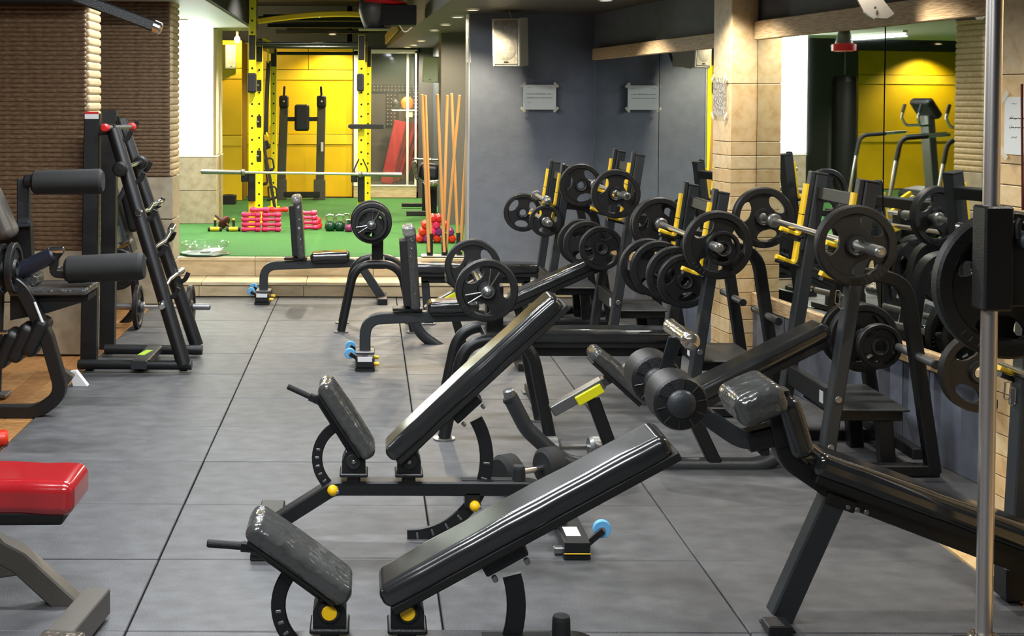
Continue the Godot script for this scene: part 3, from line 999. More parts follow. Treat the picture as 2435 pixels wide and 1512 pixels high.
func decline_bench() -> void:
	var z := 4.07
	var t := thing("decline_bench", "film wrapped decline bench with foam leg rollers, in front of the chrome guide rod", "bench", v3(1.6, 0, z))
	var w := 0.18
	# spine: from the leg end down along the long pad to a low foot
	part(sh().bar(bend([Vector3(1.331, 0.76, -4.07), Vector3(1.353, 0.54, -4.07), Vector3(1.522, 0.426, -4.07), Vector3(2.508, 0.051, -4.07)], 0.10), 0.07, 0.062), "spine", "powder_black", t)
	part(sh().bar([Vector3(1.522, 0.424, -4.07), Vector3(1.347, 0.019, -4.07)], 0.07, 0.075), "post", "powder_grey", t)
	var ft := part(sh().box(Vector3(1.308, 0.022, -3.971), Vector3(0.078, 0.034, 0.08)), "foot_bar", "powder_black", t)
	part(sh().box(Vector3(1.323, 0, -4.017) + Vector3(0, 0.005, 0.0), Vector3(0.09, 0.010, 0.09)), "rubber_foot", "rubber_grip", ft)
	part(sh().box(Vector3(2.495, 0.04, -4.07) * Vector3(1, 0, 1) + Vector3(0, 0.12, 0), Vector3(0.07, 0.24, 0.07)), "low_leg", "powder_grey", t)
	part(sh().box(Vector3(2.495, 0.04, -4.07) * Vector3(1, 0, 1) + Vector3(0, 0.02, 0), Vector3(0.09, 0.04, 0.5)), "foot_bar", "powder_black", t)
	for k in 3:
		part(sh().rod(Vector3(1.55, 0.388, -4.07) + Vector3(0.03 * k, -0.008 * k, 0.036), Vector3(1.55, 0.388, -4.07) + Vector3(0.03 * k, -0.008 * k, 0.046), 0.009, 8), "bolt", "steel_dull", t)
	# long pad
	var a: Vector3 = on(Vector3(1.434, 0.54, -3.98), z)
	var b: Vector3 = on(Vector3(2.437, 0.174, -3.98), z)
	var d := (b - a)
	var bs := rz(rad_to_deg(atan2(d.y, d.x)))
	var lp := part(sh().wavy(0.0009).pad((a + b) / 2, Vector3(d.length(), 0.078, w), bs, 0.03, 4, 0.01, 6), "long_pad", "wrapped_vinyl", t)
	part(sh().box((a + b) / 2 - bs.y * 0.048, Vector3(d.length() - 0.04, 0.03, w - 0.03), bs), "pad_board", "black_board", lp)
	part(sh().box(Vector3(1.53, 0.402, -4.07), Vector3(0.10, 0.04, 0.09), bs), "clamp_block", "powder_black", t)
	# knee pad and the narrow pad below it
	var kb := rz(24.0)
	part(sh().pad(on(Vector3(1.251, 0.729, -3.97), z), Vector3(0.165, 0.105, 0.24), kb, 0.035, 4, 0.012, 4), "knee_pad", "crumpled_film", t)
	part(sh().wavy(0.0009).pad(on(Vector3(1.371, 0.647, -3.98), z), Vector3(0.20, 0.075, 0.17), rz(-72.0), 0.03, 4, 0.008, 4), "shin_pad", "wrapped_vinyl", t)
	part(sh().box(Vector3(1.335, 0.657, -4.07), Vector3(0.07, 0.16, 0.08), rz(12.0)), "pad_bracket", "powder_black", t)
	# curved tube to the leg rollers
	part(sh().bar(bend([Vector3(1.342, 0.619, -4.07), Vector3(1.226, 0.585, -4.07), Vector3(1.092, 0.677, -4.07), Vector3(0.978, 0.793, -4.07)], 0.12), 0.05, 0.056), "leg_tube", "powder_grey", t)
	part(sh().bar([Vector3(1.233, 0.592, -4.07), Vector3(1.329, 0.616, -4.07)], 0.062, 0.068), "tube_sleeve", "powder_black", t)
	part(sh().box(Vector3(1.288, 0.572, -4.07), Vector3(0.03, 0.05, 0.04)), "adjusting_pin", "rubber_grip", t)
	var rc: Vector3 = Vector3(0.962, 0.766, -4.07)
	part(sh().rod(rc + Vector3(0, 0, -0.24), rc + Vector3(0, 0, 0.24), 0.014, 12), "roller_axle", "steel_dull", t)
	for s in [-1, 1]:
		var c := rc + Vector3(0, 0, 0.16 * s)
		var ro := part(sh().lathe([Vector2(0.03, -0.078), Vector2(0.07, -0.078), Vector2(0.084, -0.066), Vector2(0.084, 0.064), Vector2(0.078, 0.074), Vector2(0.046, 0.080)], c, Basis(Vector3.RIGHT, PI / 2), 30), "leg_roller", "black_vinyl", t)
		part(sh().lathe([Vector2(0.046, 0.074), Vector2(0.046, 0.080), Vector2(0.038, 0.091), Vector2(0.016, 0.097), Vector2(0.0, 0.097)], c, Basis(Vector3.RIGHT, PI / 2), 24, true), "end_cap", "powder_grey", ro)
		for k in 10:
			var an := TAU * k / 10.0 + 0.2
			part(sh().box(c + Vector3(cos(an), sin(an), 0) * 0.063 + Vector3(0, 0, 0.0785), Vector3(0.030, 0.005, 0.006), Basis(Vector3.BACK, an), 0.001), "pleat", "wrapped_vinyl", ro)
	# upright blade with the wrapped grip bar
	part(sh().bar([rc + Vector3(0.02, 0.05, -0.05), Vector3(0.982, 0.943, -4)], 0.008, 0.045), "grip_blade", "powder_grey", t)
	var gc: Vector3 = Vector3(0.998, 0.953, -4)
	part(sh().lathe([Vector2(0.0, -0.15), Vector2(0.021, -0.148), Vector2(0.026, -0.13), Vector2(0.022, -0.10), Vector2(0.024, 0.0), Vector2(0.022, 0.07), Vector2(0.027, 0.10), Vector2(0.029, 0.13), Vector2(0.024, 0.145), Vector2(0.0, 0.147)], gc, Basis(Vector3.RIGHT, PI / 2), 18, true), "grip_bar", "chrome_wrapped", t)
	# two dumbbells on the floor behind it
	floor_dumbbell(Vector3(0.707, 0.085, -5.452), 0.085, "black round headed dumbbell on the floor left of the incline bench's tube", "rubber_grip", 0.52)
	floor_dumbbell(Vector3(0.98, 0.055, -5.924), 0.055, "grey headed dumbbell with chrome handle on the floor behind the back pad", "steel_dull", 0.10)


func floor_dumbbell(c: Vector3, r: float, label: String, m: String, turn: float) -> void:
	var t := thing("dumbbell", label, "dumbbell", c - Vector3(0, c.y, 0))
	var d := Vector3(cos(turn), 0, -sin(turn))
	part(sh().rod(c - d * 0.09, c + d * 0.09, 0.014, 12), "handle", "chrome", t)
	for s in [-1, 1]:
		part(sh().lathe([Vector2(0, -0.045), Vector2(r * 0.8, -0.045), Vector2(r, -0.03), Vector2(r, 0.03), Vector2(r * 0.8, 0.045), Vector2(0, 0.045)], c + d * 0.115 * s, along(d), 22), "head", m, t)


func smith_machine() -> void:
	var z := 3.85
	var base: Vector3 = Vector3(1.906, 1.04, -3.85) * Vector3(1, 0, 1)
	var t := thing("smith_machine", "chrome guide rod with black sliding carriage at the right edge", "machine", base)
	var g := part(sh().rod(base + Vector3(0, 0.02, 0), base + Vector3(0, 2.44, 0), 0.0245, 24), "guide_rod", "rod_steel", t)
	part(sh().lathe([Vector2(0.026, 0.02), Vector2(0.048, 0.02), Vector2(0.048, 0.045), Vector2(0.042, 0.052), Vector2(0.026, 0.052)], base, Basis(), 24), "rod_collar", "chrome_wrapped", g)
	part(sh().box(base + Vector3(0.35, 0.012, 0), Vector3(0.85, 0.024, 0.12)), "base_rail", "powder_black", t)
	part(sh().box(base + Vector3(0.35, 2.442, 0), Vector3(0.85, 0.02, 0.12)), "top_rail", "powder_black", t)
	var c: Vector3 = Vector3(1.916, 1.219, -3.84)
	var ca := part(sh().box(c + Vector3(-0.008, 0, 0), Vector3(0.088, 0.318, 0.085), Basis(), 0.006), "carriage", "powder_black", t)
	part(sh().box(c + Vector3(0.10, -0.02, -0.02), Vector3(0.13, 0.26, 0.05)), "carriage_plate", "powder_black", ca)
	part(sh().rod(c + Vector3(0.085, 0.055, 0.0), c + Vector3(0.085, 0.055, 0.05), 0.03, 20), "bar_nut", "powder_grey", ca)
	part(sh().rod(c + Vector3(0.085, 0.055, 0.04), c + Vector3(0.085, 0.055, 0.062), 0.016, 16), "bar_end", "steel_dull", ca)
	part(sh().bar([c + Vector3(0.065, 0.12, 0.02), c + Vector3(0.055, 0.10, 0.02), c + Vector3(0.06, 0.06, 0.02)], 0.02, 0.02), "hook", "powder_grey", ca)
	part(sh().box(base + Vector3(0.36, 1.2, -0.02), Vector3(0.08, 2.38, 0.08)), "upright", "powder_grey", t)
	part(sh().rod(c + Vector3(0.085, 0.055, 0.02), c + Vector3(0.085, 0.055, -0.42), 0.014, 14), "bar", "chrome", t)
	part(sh().tube([Vector3(2.019, 1.749, -3.9), Vector3(2.029, 1.359, -3.9)], 0.004, 8), "cable", "cable_red", t)
	var pl := plate(0.236, 0.05, Vector3(2.037, 1.114, -4), "largest black plate, on the sliding carriage behind the chrome rod")
	pl.rotation.z = 0.35
	pl = plate(0.232, 0.05, Vector3(2.083, 1.109, -4.07), "second large black plate behind the largest one on the carriage")
	pl.rotation.z = 1.1


# ---- weight plates: a rim, a web with three grip holes, a hub with a steel ring
var plate_meshes := {}


func plate(r: float, th: float, c: Vector3, label: String, axis_x := false) -> Node3D:
	var t := thing("weight_plate", label, "weight plate", c, "black weight plates")
	var key := "%.3f %.3f" % [r, th]
	if not plate_meshes.has(key):
		var hub := maxf(0.027, r * 0.13) / r
		var rr := [hub, hub + 0.10, hub + 0.14, 0.42, 0.44, 0.49, 0.57, 0.66, 0.73, 0.765, 0.80, 0.96, 1.0]
		var hh := [1.1, 1.1, 0.42, 0.42, 0.42, 0.42, 0.42, 0.42, 0.42, 0.42, 1.0, 1.0, 0.72]
		var half := [28.0, 28.0, 28.0, 9.0, 16.0, 24.0, 29.0, 31.0, 28.0, 20.0, 28.0, 28.0, 28.0]   # degrees, half the width of a grip hole
		if hub + 0.14 > 0.37:
			rr = [hub, hub + 0.06, hub + 0.10, 0.50, 0.52, 0.56, 0.62, 0.68, 0.73, 0.76, 0.82, 0.96, 1.0]
		var cells := 18
		var seg := cells * 3
		var ang := func(i: int, k: int) -> float:
			var nth := (k % cells)
			var w: float = half[i]
			var a := 0.0
			if nth <= 9:
				a = lerpf(-w, w, nth / 9.0)
			else:
				a = lerpf(w, 120.0 - w, (nth - 9) / 9.0)
			return deg_to_rad(a + 120.0 * (k / cells))
		var pt := func(i: int, k: int, sd: float) -> Vector3:
			var a: float = ang.call(i, k)
			return Vector3(cos(a) * rr[i] * r, sin(a) * rr[i] * r, sd * hh[i] * th / 2)
		var s := sh()
		for i in rr.size() - 1:
			for k in seg:
				var open: bool = i >= 3 and i <= 8 and k % cells < 9
				if open:
					if k % cells == 0 or k % cells == 8:
						var kk := k if k % cells == 0 else k + 1
						s.flat([pt.call(i, kk, -1.0), pt.call(i + 1, kk, -1.0), pt.call(i + 1, kk, 1.0), pt.call(i, kk, 1.0)], (pt.call(i, k + 4 if k % cells == 0 else k - 3, 0.0) - pt.call(i, kk, 0.0)) as Vector3)
					if i == 3 or i == 8:
						var ii := i if i == 3 else i + 1
						s.flat([pt.call(ii, k, -1.0), pt.call(ii, k + 1, -1.0), pt.call(ii, k + 1, 1.0), pt.call(ii, k, 1.0)], pt.call(ii, k, 0.0) * (1.0 if i == 3 else -1.0))
					continue
				for sd in [-1.0, 1.0]:
					s.flat([pt.call(i, k, sd), pt.call(i + 1, k, sd), pt.call(i + 1, k + 1, sd), pt.call(i, k + 1, sd)], Vector3(0, 0, sd))
		s.lathe([Vector2(r, -0.36 * th), Vector2(r, 0.36 * th)], Vector3.ZERO, Basis(Vector3.RIGHT, PI / 2), seg)
		var ring := sh().lathe([Vector2(hub * r, 0.5 * th), Vector2(hub * r + 0.012, 0.62 * th), Vector2(hub * r + 0.012, -0.62 * th), Vector2(hub * r, -0.5 * th), Vector2(hub * r, 0.5 * th)], Vector3.ZERO, Basis(Vector3.RIGHT, PI / 2), 24)
		# raised marks on the rim
		var mk := sh()
		for k in 9:
			var a := deg_to_rad(205.0 + 8.5 * k)
			mk.box(Vector3(cos(a), sin(a), 0) * r * 0.895 + Vector3(0, 0, 0.5 * th), Vector3(0.09 * r, 0.018 * r, 0.006), Basis(Vector3.BACK, a), 0.001)
		plate_meshes[key] = [s.mesh(), ring.mesh(), mk.mesh()]
	var ms: Array = plate_meshes[key]
	piece(ms[0], "disc", "rubber_plate", t, Transform3D())
	piece(ms[1], "hub_ring", "powder_grey", t, Transform3D())
	piece(ms[2], "rim_marks", "rubber_plate", t, Transform3D())
	if axis_x:
		t.rotation.y = PI / 2
	return t


# chrome spring collar: a ring with two pairs of prongs
func collar(c: Vector3, r: float, label: String) -> void:
	var t := thing("spring_collar", label, "collar", c, "spring collars")
	part(sh().lathe([Vector2(r, -0.012), Vector2(r + 0.007, -0.012), Vector2(r + 0.007, 0.012), Vector2(r, 0.012), Vector2(r, -0.012)], c, Basis(Vector3.RIGHT, PI / 2), 18), "coil", "chrome", t)
	for a in [82.0, 58.0, 190.0, 212.0]:
		var d := Vector3(cos(deg_to_rad(a)), sin(deg_to_rad(a)), 0)
		part(sh().rod(c + d * r, c + d * (r + 0.085), 0.0042, 8), "prong", "chrome", t)


# an Olympic bench rack: two leaning uprights with yellow bar catches, bent rear legs, plate pegs, a step for the helper
func rack(x: float, z: float, top: float, catch_y: float, label: String) -> Node3D:
	var t := thing("barbell_rack", label, "rack", v3(x, 0, z), "barbell racks along the mirrored wall")
	var half := 0.31
	var lean := Vector3(0.145, 1.0, 0).normalized()
	for s in [1, -1]:
		var o := Vector3(x - 0.01, 0, -z + half * s)
		var f := o + lean * (0.02 / lean.y)
		var u := part(sh().bar([f - lean * 0.0, o + lean * (top / lean.y)], 0.075, 0.058), "upright", "powder_grey", t)
		part(sh().box(o + lean * (top / lean.y) + lean * 0.006, Vector3(0.06, 0.012, 0.077), rz(-8.25)), "end_cap", "rubber_grip", u)
		part(sh().box(o + Vector3(0.01, 0.012, 0), Vector3(0.13, 0.024, 0.10)), "foot", "rubber_grip", u)
		for h in [0.14, 0.36]:
			part(sh().rod(o + lean * h + Vector3(0, 0, 0.036 * s), o + lean * h + Vector3(0, 0, 0.046 * s), 0.016, 10), "bolt", "steel_dull", u)
		# yellow catches along the front face
		var at := func(h: float, out: float) -> Vector3: return o + lean * (h / lean.y) + Vector3(-0.03 - out, 0, 0)
		part(sh().box(at.call(catch_y + 0.10, 0.012), Vector3(0.024, 0.40, 0.05), rz(-8.25)), "catch_rail", "powder_grey", u)
		part(sh().bar(bend([at.call(top - 0.045, 0.03), at.call(catch_y + 0.085, 0.03)], 0.02), 0.046, 0.021), "catch_strip", "yellow_plastic", u)
		part(sh().bar(bend([at.call(catch_y + 0.08, 0.03), at.call(catch_y - 0.022, 0.03), at.call(catch_y + 0.012, 0.125)], 0.02), 0.046, 0.022), "bar_catch", "yellow_plastic", u)
		part(sh().bar(bend([at.call(catch_y - 0.055, 0.03), at.call(catch_y - 0.165, 0.03), at.call(catch_y - 0.128, 0.125)], 0.02), 0.046, 0.022), "bar_catch", "yellow_plastic", u)
		part(sh().bar([at.call(catch_y - 0.035, 0.01), at.call(catch_y - 0.012, 0.12)], 0.05, 0.016), "catch_shelf", "powder_black", u)
		part(sh().bar([at.call(catch_y - 0.178, 0.01), at.call(catch_y - 0.152, 0.12)], 0.05, 0.016), "catch_shelf", "powder_black", u)
		# bent rear leg, its peg and base rail
		var rear := o + Vector3(0.50, 0.02, 0)
		var l := part(sh().bar(bend([o + lean * 0.93, o + Vector3(0.36, 0.90, 0), rear], 0.16), 0.06, 0.058), "rear_leg", "powder_black", t)
		part(sh().bar([o + Vector3(0.02, 0.03, 0), rear + Vector3(0.02, 0.01, 0)], 0.055, 0.05), "base_rail", "powder_black", l)
		for g in [1, -1]:
			var pg := o + Vector3(0.415, 0.55, 0)
			part(sh().rod(pg, pg + Vector3(0, 0, 0.20 * g), 0.019, 12), "plate_peg", "steel_dull", l)
			part(sh().rod(pg + Vector3(0, 0, 0.195 * g), pg + Vector3(0, 0, 0.208 * g), 0.021, 12), "peg_cap", "rubber_grip", l)
	var mid := Vector3(x, 0, -z)
	for h in [top - 0.09]:
		var c: Vector3 = mid + lean * (h / lean.y)
		part(sh().box(c, Vector3(0.05, 0.06, half * 2 - 0.07), rz(-8.25)), "cross_beam", "powder_black", t)
	part(sh().box(mid + Vector3(0.04, 0.335, 0), Vector3(0.04, 0.10, half * 2 - 0.06)), "cross_beam", "powder_black", t)
	part(sh().box(mid + Vector3(0.42, 0.10, 0), Vector3(0.05, 0.05, half * 2)), "cross_beam", "powder_black", t)
	part(sh().box(mid + Vector3(0.0185, 0.335, 0.20), Vector3(0.003, 0.055, 0.045), Basis(), 0.0005), "sticker", "sticker_white", t)
	# helper's step
	part(sh().box(mid + Vector3(0.235, 0.285, 0), Vector3(0.34, 0.012, half * 2 - 0.10)), "step_plate", "powder_grey", t)
	part(sh().box(mid + Vector3(0.235, 0.255, 0), Vector3(0.30, 0.05, half * 2 - 0.16)), "step_frame", "powder_black", t)
	for s in [1, -1]:
		part(sh().bar([mid + Vector3(0.31, 0.24, 0.19 * s), mid + Vector3(0.33, 0.0, 0.19 * s)], 0.06, 0.07), "step_leg", "powder_black", t)
	return t


func barbell(c: Vector3, label: String, inner := 1.10, sleeve := 0.20, axis_x := false) -> Node3D:
	var t := thing("barbell", label, "barbell", c, "barbells")
	var d := Vector3.RIGHT if axis_x else Vector3.BACK
	part(sh().rod(c - d * (inner / 2), c + d * (inner / 2), 0.0145, 14), "shaft", "rod_steel", t)
	for s in [-1.0, 1.0]:
		var sl := part(sh().rod(c + d * s * (inner / 2 - 0.01), c + d * s * (inner / 2 + sleeve), 0.0245, 16), "sleeve", "steel_dull", t)
		part(sh().rod(c + d * s * (inner / 2 - 0.045), c + d * s * (inner / 2 - 0.012), 0.037, 20), "stop_ring", "steel_dull", sl)
		part(sh().rod(c + d * s * (inner / 2 + sleeve - 0.002), c + d * s * (inner / 2 + sleeve + 0.004), 0.013, 12), "end_disc", "chrome", sl)
	return t


# pads of the incline benches: back pad from a to b, seat from c to d, yellow adjusting lever
func incline_bench(z: float, pts: Array, label: String, k: float) -> Node3D:
	var t := thing("incline_bench", label, "bench", Vector3(pts[0].x, 0, -z), "benches of the barbell racks")
	var a: Vector3 = pts[0]
	var b: Vector3 = pts[1]
	var d := b - a
	var bs := rz(rad_to_deg(atan2(d.y, d.x)))
	var bp := part(sh().wavy(0.0009).pad((a + b) / 2, Vector3(d.length(), 0.075, 0.18), bs, 0.03, 4, 0.012, 6), "back_pad", "wrapped_vinyl", t)
	part(sh().box((a + b) / 2 - bs.y * 0.05, Vector3(d.length() - 0.06, 0.035, 0.15), bs), "pad_board", "black_board", bp)
	a = pts[2]
	b = pts[3]
	d = b - a
	bs = rz(rad_to_deg(atan2(d.y, d.x)))
	var sp := part(sh().pad((a + b) / 2, Vector3(d.length(), 0.062, 0.18), bs, 0.026, 4, 0.012, 5), "seat_pad", "crumpled_film", t)
	part(sh().box((a + b) / 2 - bs.y * 0.036, Vector3(d.length() - 0.05, 0.018, 0.15), bs), "pad_board", "black_board", sp)
	# lever: grey sleeve, inner tube with holes, lemon plate
	var l0: Vector3 = pts[4]
	var l1: Vector3 = pts[5]
	var ld := (l1 - l0).normalized()
	var lb := rz(rad_to_deg(atan2(ld.y, ld.x)))
	var le := part(sh().box(l0.lerp(l1, 0.36), Vector3((l1 - l0).length() * 0.72, 0.05, 0.06), lb, 0.003), "lever_sleeve", "steel_dull", t)
	part(sh().box(l0 + ld * 0.004, Vector3(0.012, 0.04, 0.05), lb, 0.0), "sleeve_mouth", "hole_black", le)
	part(sh().box(l0.lerp(l1, 0.85), Vector3((l1 - l0).length() * 0.5, 0.038, 0.046), lb, 0.003), "inner_tube", "grey_frame", le)
	for i in 2:
		part(sh().rod(l0.lerp(l1, 0.82 + 0.16 * i) + Vector3(0, 0, 0.018), l0.lerp(l1, 0.82 + 0.16 * i) + Vector3(0, 0, 0.0245), 0.009, 10), "hole", "hole_black", le)
	part(sh().pad(l0.lerp(l1, 0.50) - lb.y * 0.012 + Vector3(0, 0, 0.034), Vector3(0.135, 0.046, 0.014), lb, 0.006, 2, 0.0, 2), "lever_plate", "lemon_plastic", le)
	# frame: floor tube turned up at both ends, posts under seat and back
	part(sh().tube(bend(pts[6], 0.22 * k), 0.037, 14), "floor_tube", "powder_grey", t)
	part(sh().bar([pts[7], pts[8]], 0.06, 0.06), "seat_post", "powder_black", t)
	part(sh().bar([pts[9], pts[10]], 0.06, 0.06), "back_post", "powder_black", t)
	return t


func rack_benches() -> void:
	# four racks, nearest first
	rack(2.075, 5.98, 1.33, 1.05, "nearest barbell rack, at the mirror right of the tiled pillar")
	barbell(v3(2.115, 1.075, 6.0), "barbell in the catches of the nearest rack right of the tiled pillar", 1.16, 0.24)
	plate(0.172, 0.045, Vector3(2.078, 1.083, -5.36), "plate on the near sleeve of the nearest rack's barbell").rotation.z = 0.9
	plate(0.160, 0.045, Vector3(2.075, 1.086, -6.61), "plate on the far sleeve of the nearest rack's barbell").rotation.z = 0.75
	rack(1.735, 7.05, 1.20, 0.93, "second barbell rack, in front of the tiled pillar")
	barbell(v3(1.768, 0.955, 7.08), "barbell in the catches of the rack before the tiled pillar", 1.04, 0.24)
	plate(0.178, 0.045, Vector3(1.813, 0.951, -6.52), "large plate on the near sleeve before the tiled pillar").rotation.z = 0.2
	plate(0.090, 0.04, Vector3(1.822, 0.941, -6.46), "small plate in front of the large one before the tiled pillar").rotation.z = 0.5
	plate(0.165, 0.045, Vector3(1.771, 0.949, -7.64), "plate on the far sleeve of the rack before the tiled pillar").rotation.z = 0.95
	plate(0.165, 0.04, Vector3(1.767, 0.939, -7.69), "second plate behind the one on that rack's far sleeve").rotation.z = 0.6
	rack(1.625, 8.7, 1.33, 1.06, "third barbell rack, before the corner mirror")
	barbell(v3(1.655, 1.087, 8.72), "barbell in the catches of the third rack before the corner mirror", 0.94, 0.22)
	plate(0.160, 0.045, Vector3(1.614, 1.091, -8.2), "plate on the near sleeve of the third rack's barbell").rotation.z = 0.5
	plate(0.158, 0.045, Vector3(1.56, 1.079, -9.23), "plate on the far sleeve of the third rack's barbell").rotation.z = 0.8
	rack(1.335, 9.72, 1.20, 0.93, "farthest barbell rack, beside the grey speaker wall")
	barbell(v3(1.335, 0.95, 9.7), "upper barbell without plates in the farthest rack", 0.60, 0.10)
	barbell(v3(1.325, 0.80, 9.7), "lower barbell with plates in the farthest rack", 0.80, 0.14)
	plate(0.118, 0.04, Vector3(1.319, 0.806, -9.34), "small plate on the lower barbell of the farthest rack").rotation.z = 0.4
	plate(0.155, 0.045, Vector3(1.256, 0.792, -10.2), "larger plate on the far end of the farthest rack's lower barbell").rotation.z = 0.4
	# plates stored on the pegs
	var st := [
		[0.105, Vector3(2.397, 0.552, -5.88), "small front plate on the storage peg of the nearest rack"],
		[0.165, Vector3(2.369, 0.569, -6), "large plate behind the small one on the nearest rack's peg"],
		[0.165, Vector3(2.371, 0.561, -6.12), "rear plate on the storage peg of the nearest rack"],
		[0.165, Vector3(2.512, 0.587, -5.15), "plate hanging low behind the chrome guide rod"],
		[0.150, Vector3(1.753, 0.701, -6.95), "front plate on the storage peg of the second rack"],
		[0.165, Vector3(1.727, 0.718, -7.05), "second plate on the storage peg of the second rack"],
		[0.165, Vector3(1.676, 0.728, -7.24), "third plate on the storage peg of the second rack"],
		[0.165, Vector3(1.633, 0.732, -7.32), "rear plate on the storage peg of the second rack"],
		[0.150, Vector3(1.594, 0.692, -8.58), "front plate on the storage peg of the third rack"],
		[0.165, Vector3(1.55, 0.684, -8.9), "second plate on the storage peg of the third rack"],
		[0.165, Vector3(1.525, 0.688, -9), "rear plate on the storage peg of the third rack"],
	]
	for k in st.size():
		plate(st[k][0], 0.04, st[k][1], st[k][2]).rotation.z = 0.7 * k
	# benches that belong to the racks
	var o := incline_bench(5.8, [on(Vector3(1.408, 0.293, -5.71), 5.8), on(Vector3(2.112, 0.654, -5.71), 5.8), on(Vector3(1.035, 0.546, -5.71), 5.8), on(Vector3(1.293, 0.312, -5.71), 5.8), Vector3(0.855, 0.261, -5.8), Vector3(1.18, 0.446, -5.8),
		[Vector3(0.66, 0.327, -5.8), Vector3(0.739, 0.175, -5.8), Vector3(0.921, 0.009, -5.8), Vector3(1.827, 0.008, -5.8), Vector3(2.011, 0.12, -5.8)],
		Vector3(1.041, 0.323, -5.8), Vector3(1.155, 0.019, -5.8), Vector3(1.493, 0.266, -5.8), Vector3(1.612, 0.021, -5.8)], "film wrapped incline bench under the nearest rack, lemon yellow lever, bent floor tube", 1.0)
	incline_bench(8.75, [Vector3(0.927, 0.282, -8.75), Vector3(1.691, 0.631, -8.75), Vector3(0.545, 0.492, -8.75), Vector3(0.809, 0.302, -8.75), Vector3(0.405, 0.242, -8.75), Vector3(0.715, 0.417, -8.75),
		[Vector3(0.312, 0.192, -8.75), Vector3(0.371, 0.065, -8.75), Vector3(0.548, -0.055, -8.75), Vector3(1.339, -0.052, -8.75), Vector3(1.544, 0.055, -8.75)],
		Vector3(0.59, 0.257, -8.75), Vector3(0.68, -0.054, -8.75), Vector3(1.044, 0.259, -8.75), Vector3(1.163, -0.053, -8.75)], "film wrapped incline bench under the third rack, behind the wheeled plate stand", 1.0)
	part(sh().rod(Vector3(0.664, 0.316, -5.8), Vector3(0.652, 0.36, -5.8), 0.031, 6), "tube_nut", "steel_dull", o)
	part(sh().rod(Vector3(0.668, 0.302, -5.8), Vector3(0.662, 0.321, -5.8), 0.037, 20), "tube_washer", "rubber_grip", o)
	flat_bench(on(Vector3(0.841, 0.373, -7), 7.1), on(Vector3(1.835, 0.377, -7), 7.1), "long film wrapped flat bench under the second rack")
	flat_bench(on(Vector3(0.356, 0.404, -9.58), 9.72), on(Vector3(1.317, 0.407, -9.58), 9.72), "film wrapped flat bench under the farthest rack by the steps")
	# the rack at the right edge: only its near upright and a catch show
	var t := thing("barbell_rack", "rack at the right edge behind the chrome rod, one grey upright in view", "rack", Vector3(2.275, 0, -4.347), "barbell racks along the mirrored wall")
	var u := part(sh().bar([Vector3(2.245, 0.02, -4.326), Vector3(2.308, 1.233, -4.35)], 0.075, 0.07), "upright", "powder_grey", t)
	part(sh().box(Vector3(2.256, 0.012, -4.347), Vector3(0.14, 0.024, 0.12)), "foot", "rubber_grip", u)
	part(sh().box(Vector3(2.201, 0.07, -4.241), Vector3(0.10, 0.11, 0.09)), "foot_bracket", "powder_black", u)
	part(sh().rod(Vector3(2.21, 0.08, -4.3), Vector3(2.19, 0.095, -4.26), 0.012, 10), "bolt", "steel_dull", u)
	part(sh().bar(bend([Vector3(2.3, 0.803, -4.38), Vector3(2.289, 0.732, -4.38), Vector3(2.2, 0.77, -4.38)], 0.02), 0.05, 0.017), "bar_catch", "yellow_plastic", u)
	part(sh().bar([Vector3(2.292, 0.712, -4.38), Vector3(2.201, 0.747, -4.38)], 0.055, 0.018), "catch_shelf", "powder_black", u)
	part(sh().rod(Vector3(2.273, 0.751, -4.5), Vector3(2.202, 0.783, -4.1), 0.014, 12), "bar", "chrome", t)
	hook_clip(Vector3(2.211, 0.733, -4.33), "chrome snap clip hanging from the catch at the right edge")
	hook_clip(Vector3(2.103, 0.855, -5.62), "chrome snap clip hanging below the nearest rack's catch")


func hook_clip(c: Vector3, label: String) -> void:
	var t := thing("snap_clip", label, "clip", c, "snap clips")
	for k in 2:
		var o := c + Vector3(0.018 * k, -0.035 - 0.02 * k, 0)
		part(sh().tube(bend([o + Vector3(-0.008, 0.03, 0), o + Vector3(0.012, 0.03, 0), o + Vector3(0.010, -0.03, 0), o + Vector3(-0.012, -0.03, 0), o + Vector3(-0.008, 0.03, 0)], 0.01, 4), 0.0028, 6), "link", "chrome", t)


func flat_bench(a: Vector3, b: Vector3, label: String) -> void:
	var c := (a + b) / 2
	var l := (b - a).length()
	var t := thing("flat_bench", label, "bench", c * Vector3(1, 0, 1), "benches of the barbell racks")
	var p := part(sh().wavy(0.0009).pad(c, Vector3(l, 0.075, 0.19), Basis(), 0.028, 4, 0.008, 6), "pad", "wrapped_vinyl", t)
	part(sh().box(c + Vector3(0, -0.048, 0), Vector3(l - 0.04, 0.03, 0.16)), "pad_board", "black_board", p)
	part(sh().box(c + Vector3(0, -0.09, 0), Vector3(l - 0.12, 0.055, 0.06)), "beam", "powder_black", t)
	for s in [-1, 1]:
		var x: float = c.x + s * (l / 2 - 0.09)
		part(sh().bar([Vector3(x, c.y - 0.10, c.z), Vector3(x - 0.02 * s, 0.03, c.z)], 0.06, 0.06), "leg", "powder_grey", t)
		var f := part(sh().box(Vector3(x - 0.02 * s, 0.03, c.z), Vector3(0.07, 0.045, 0.40)), "foot_bar", "powder_black", t)
		for g in [-1, 1]:
			part(sh().box(Vector3(x - 0.02 * s, 0.005, c.z + 0.18 * g), Vector3(0.10, 0.010, 0.08)), "foot_plate", "steel_dull", f)


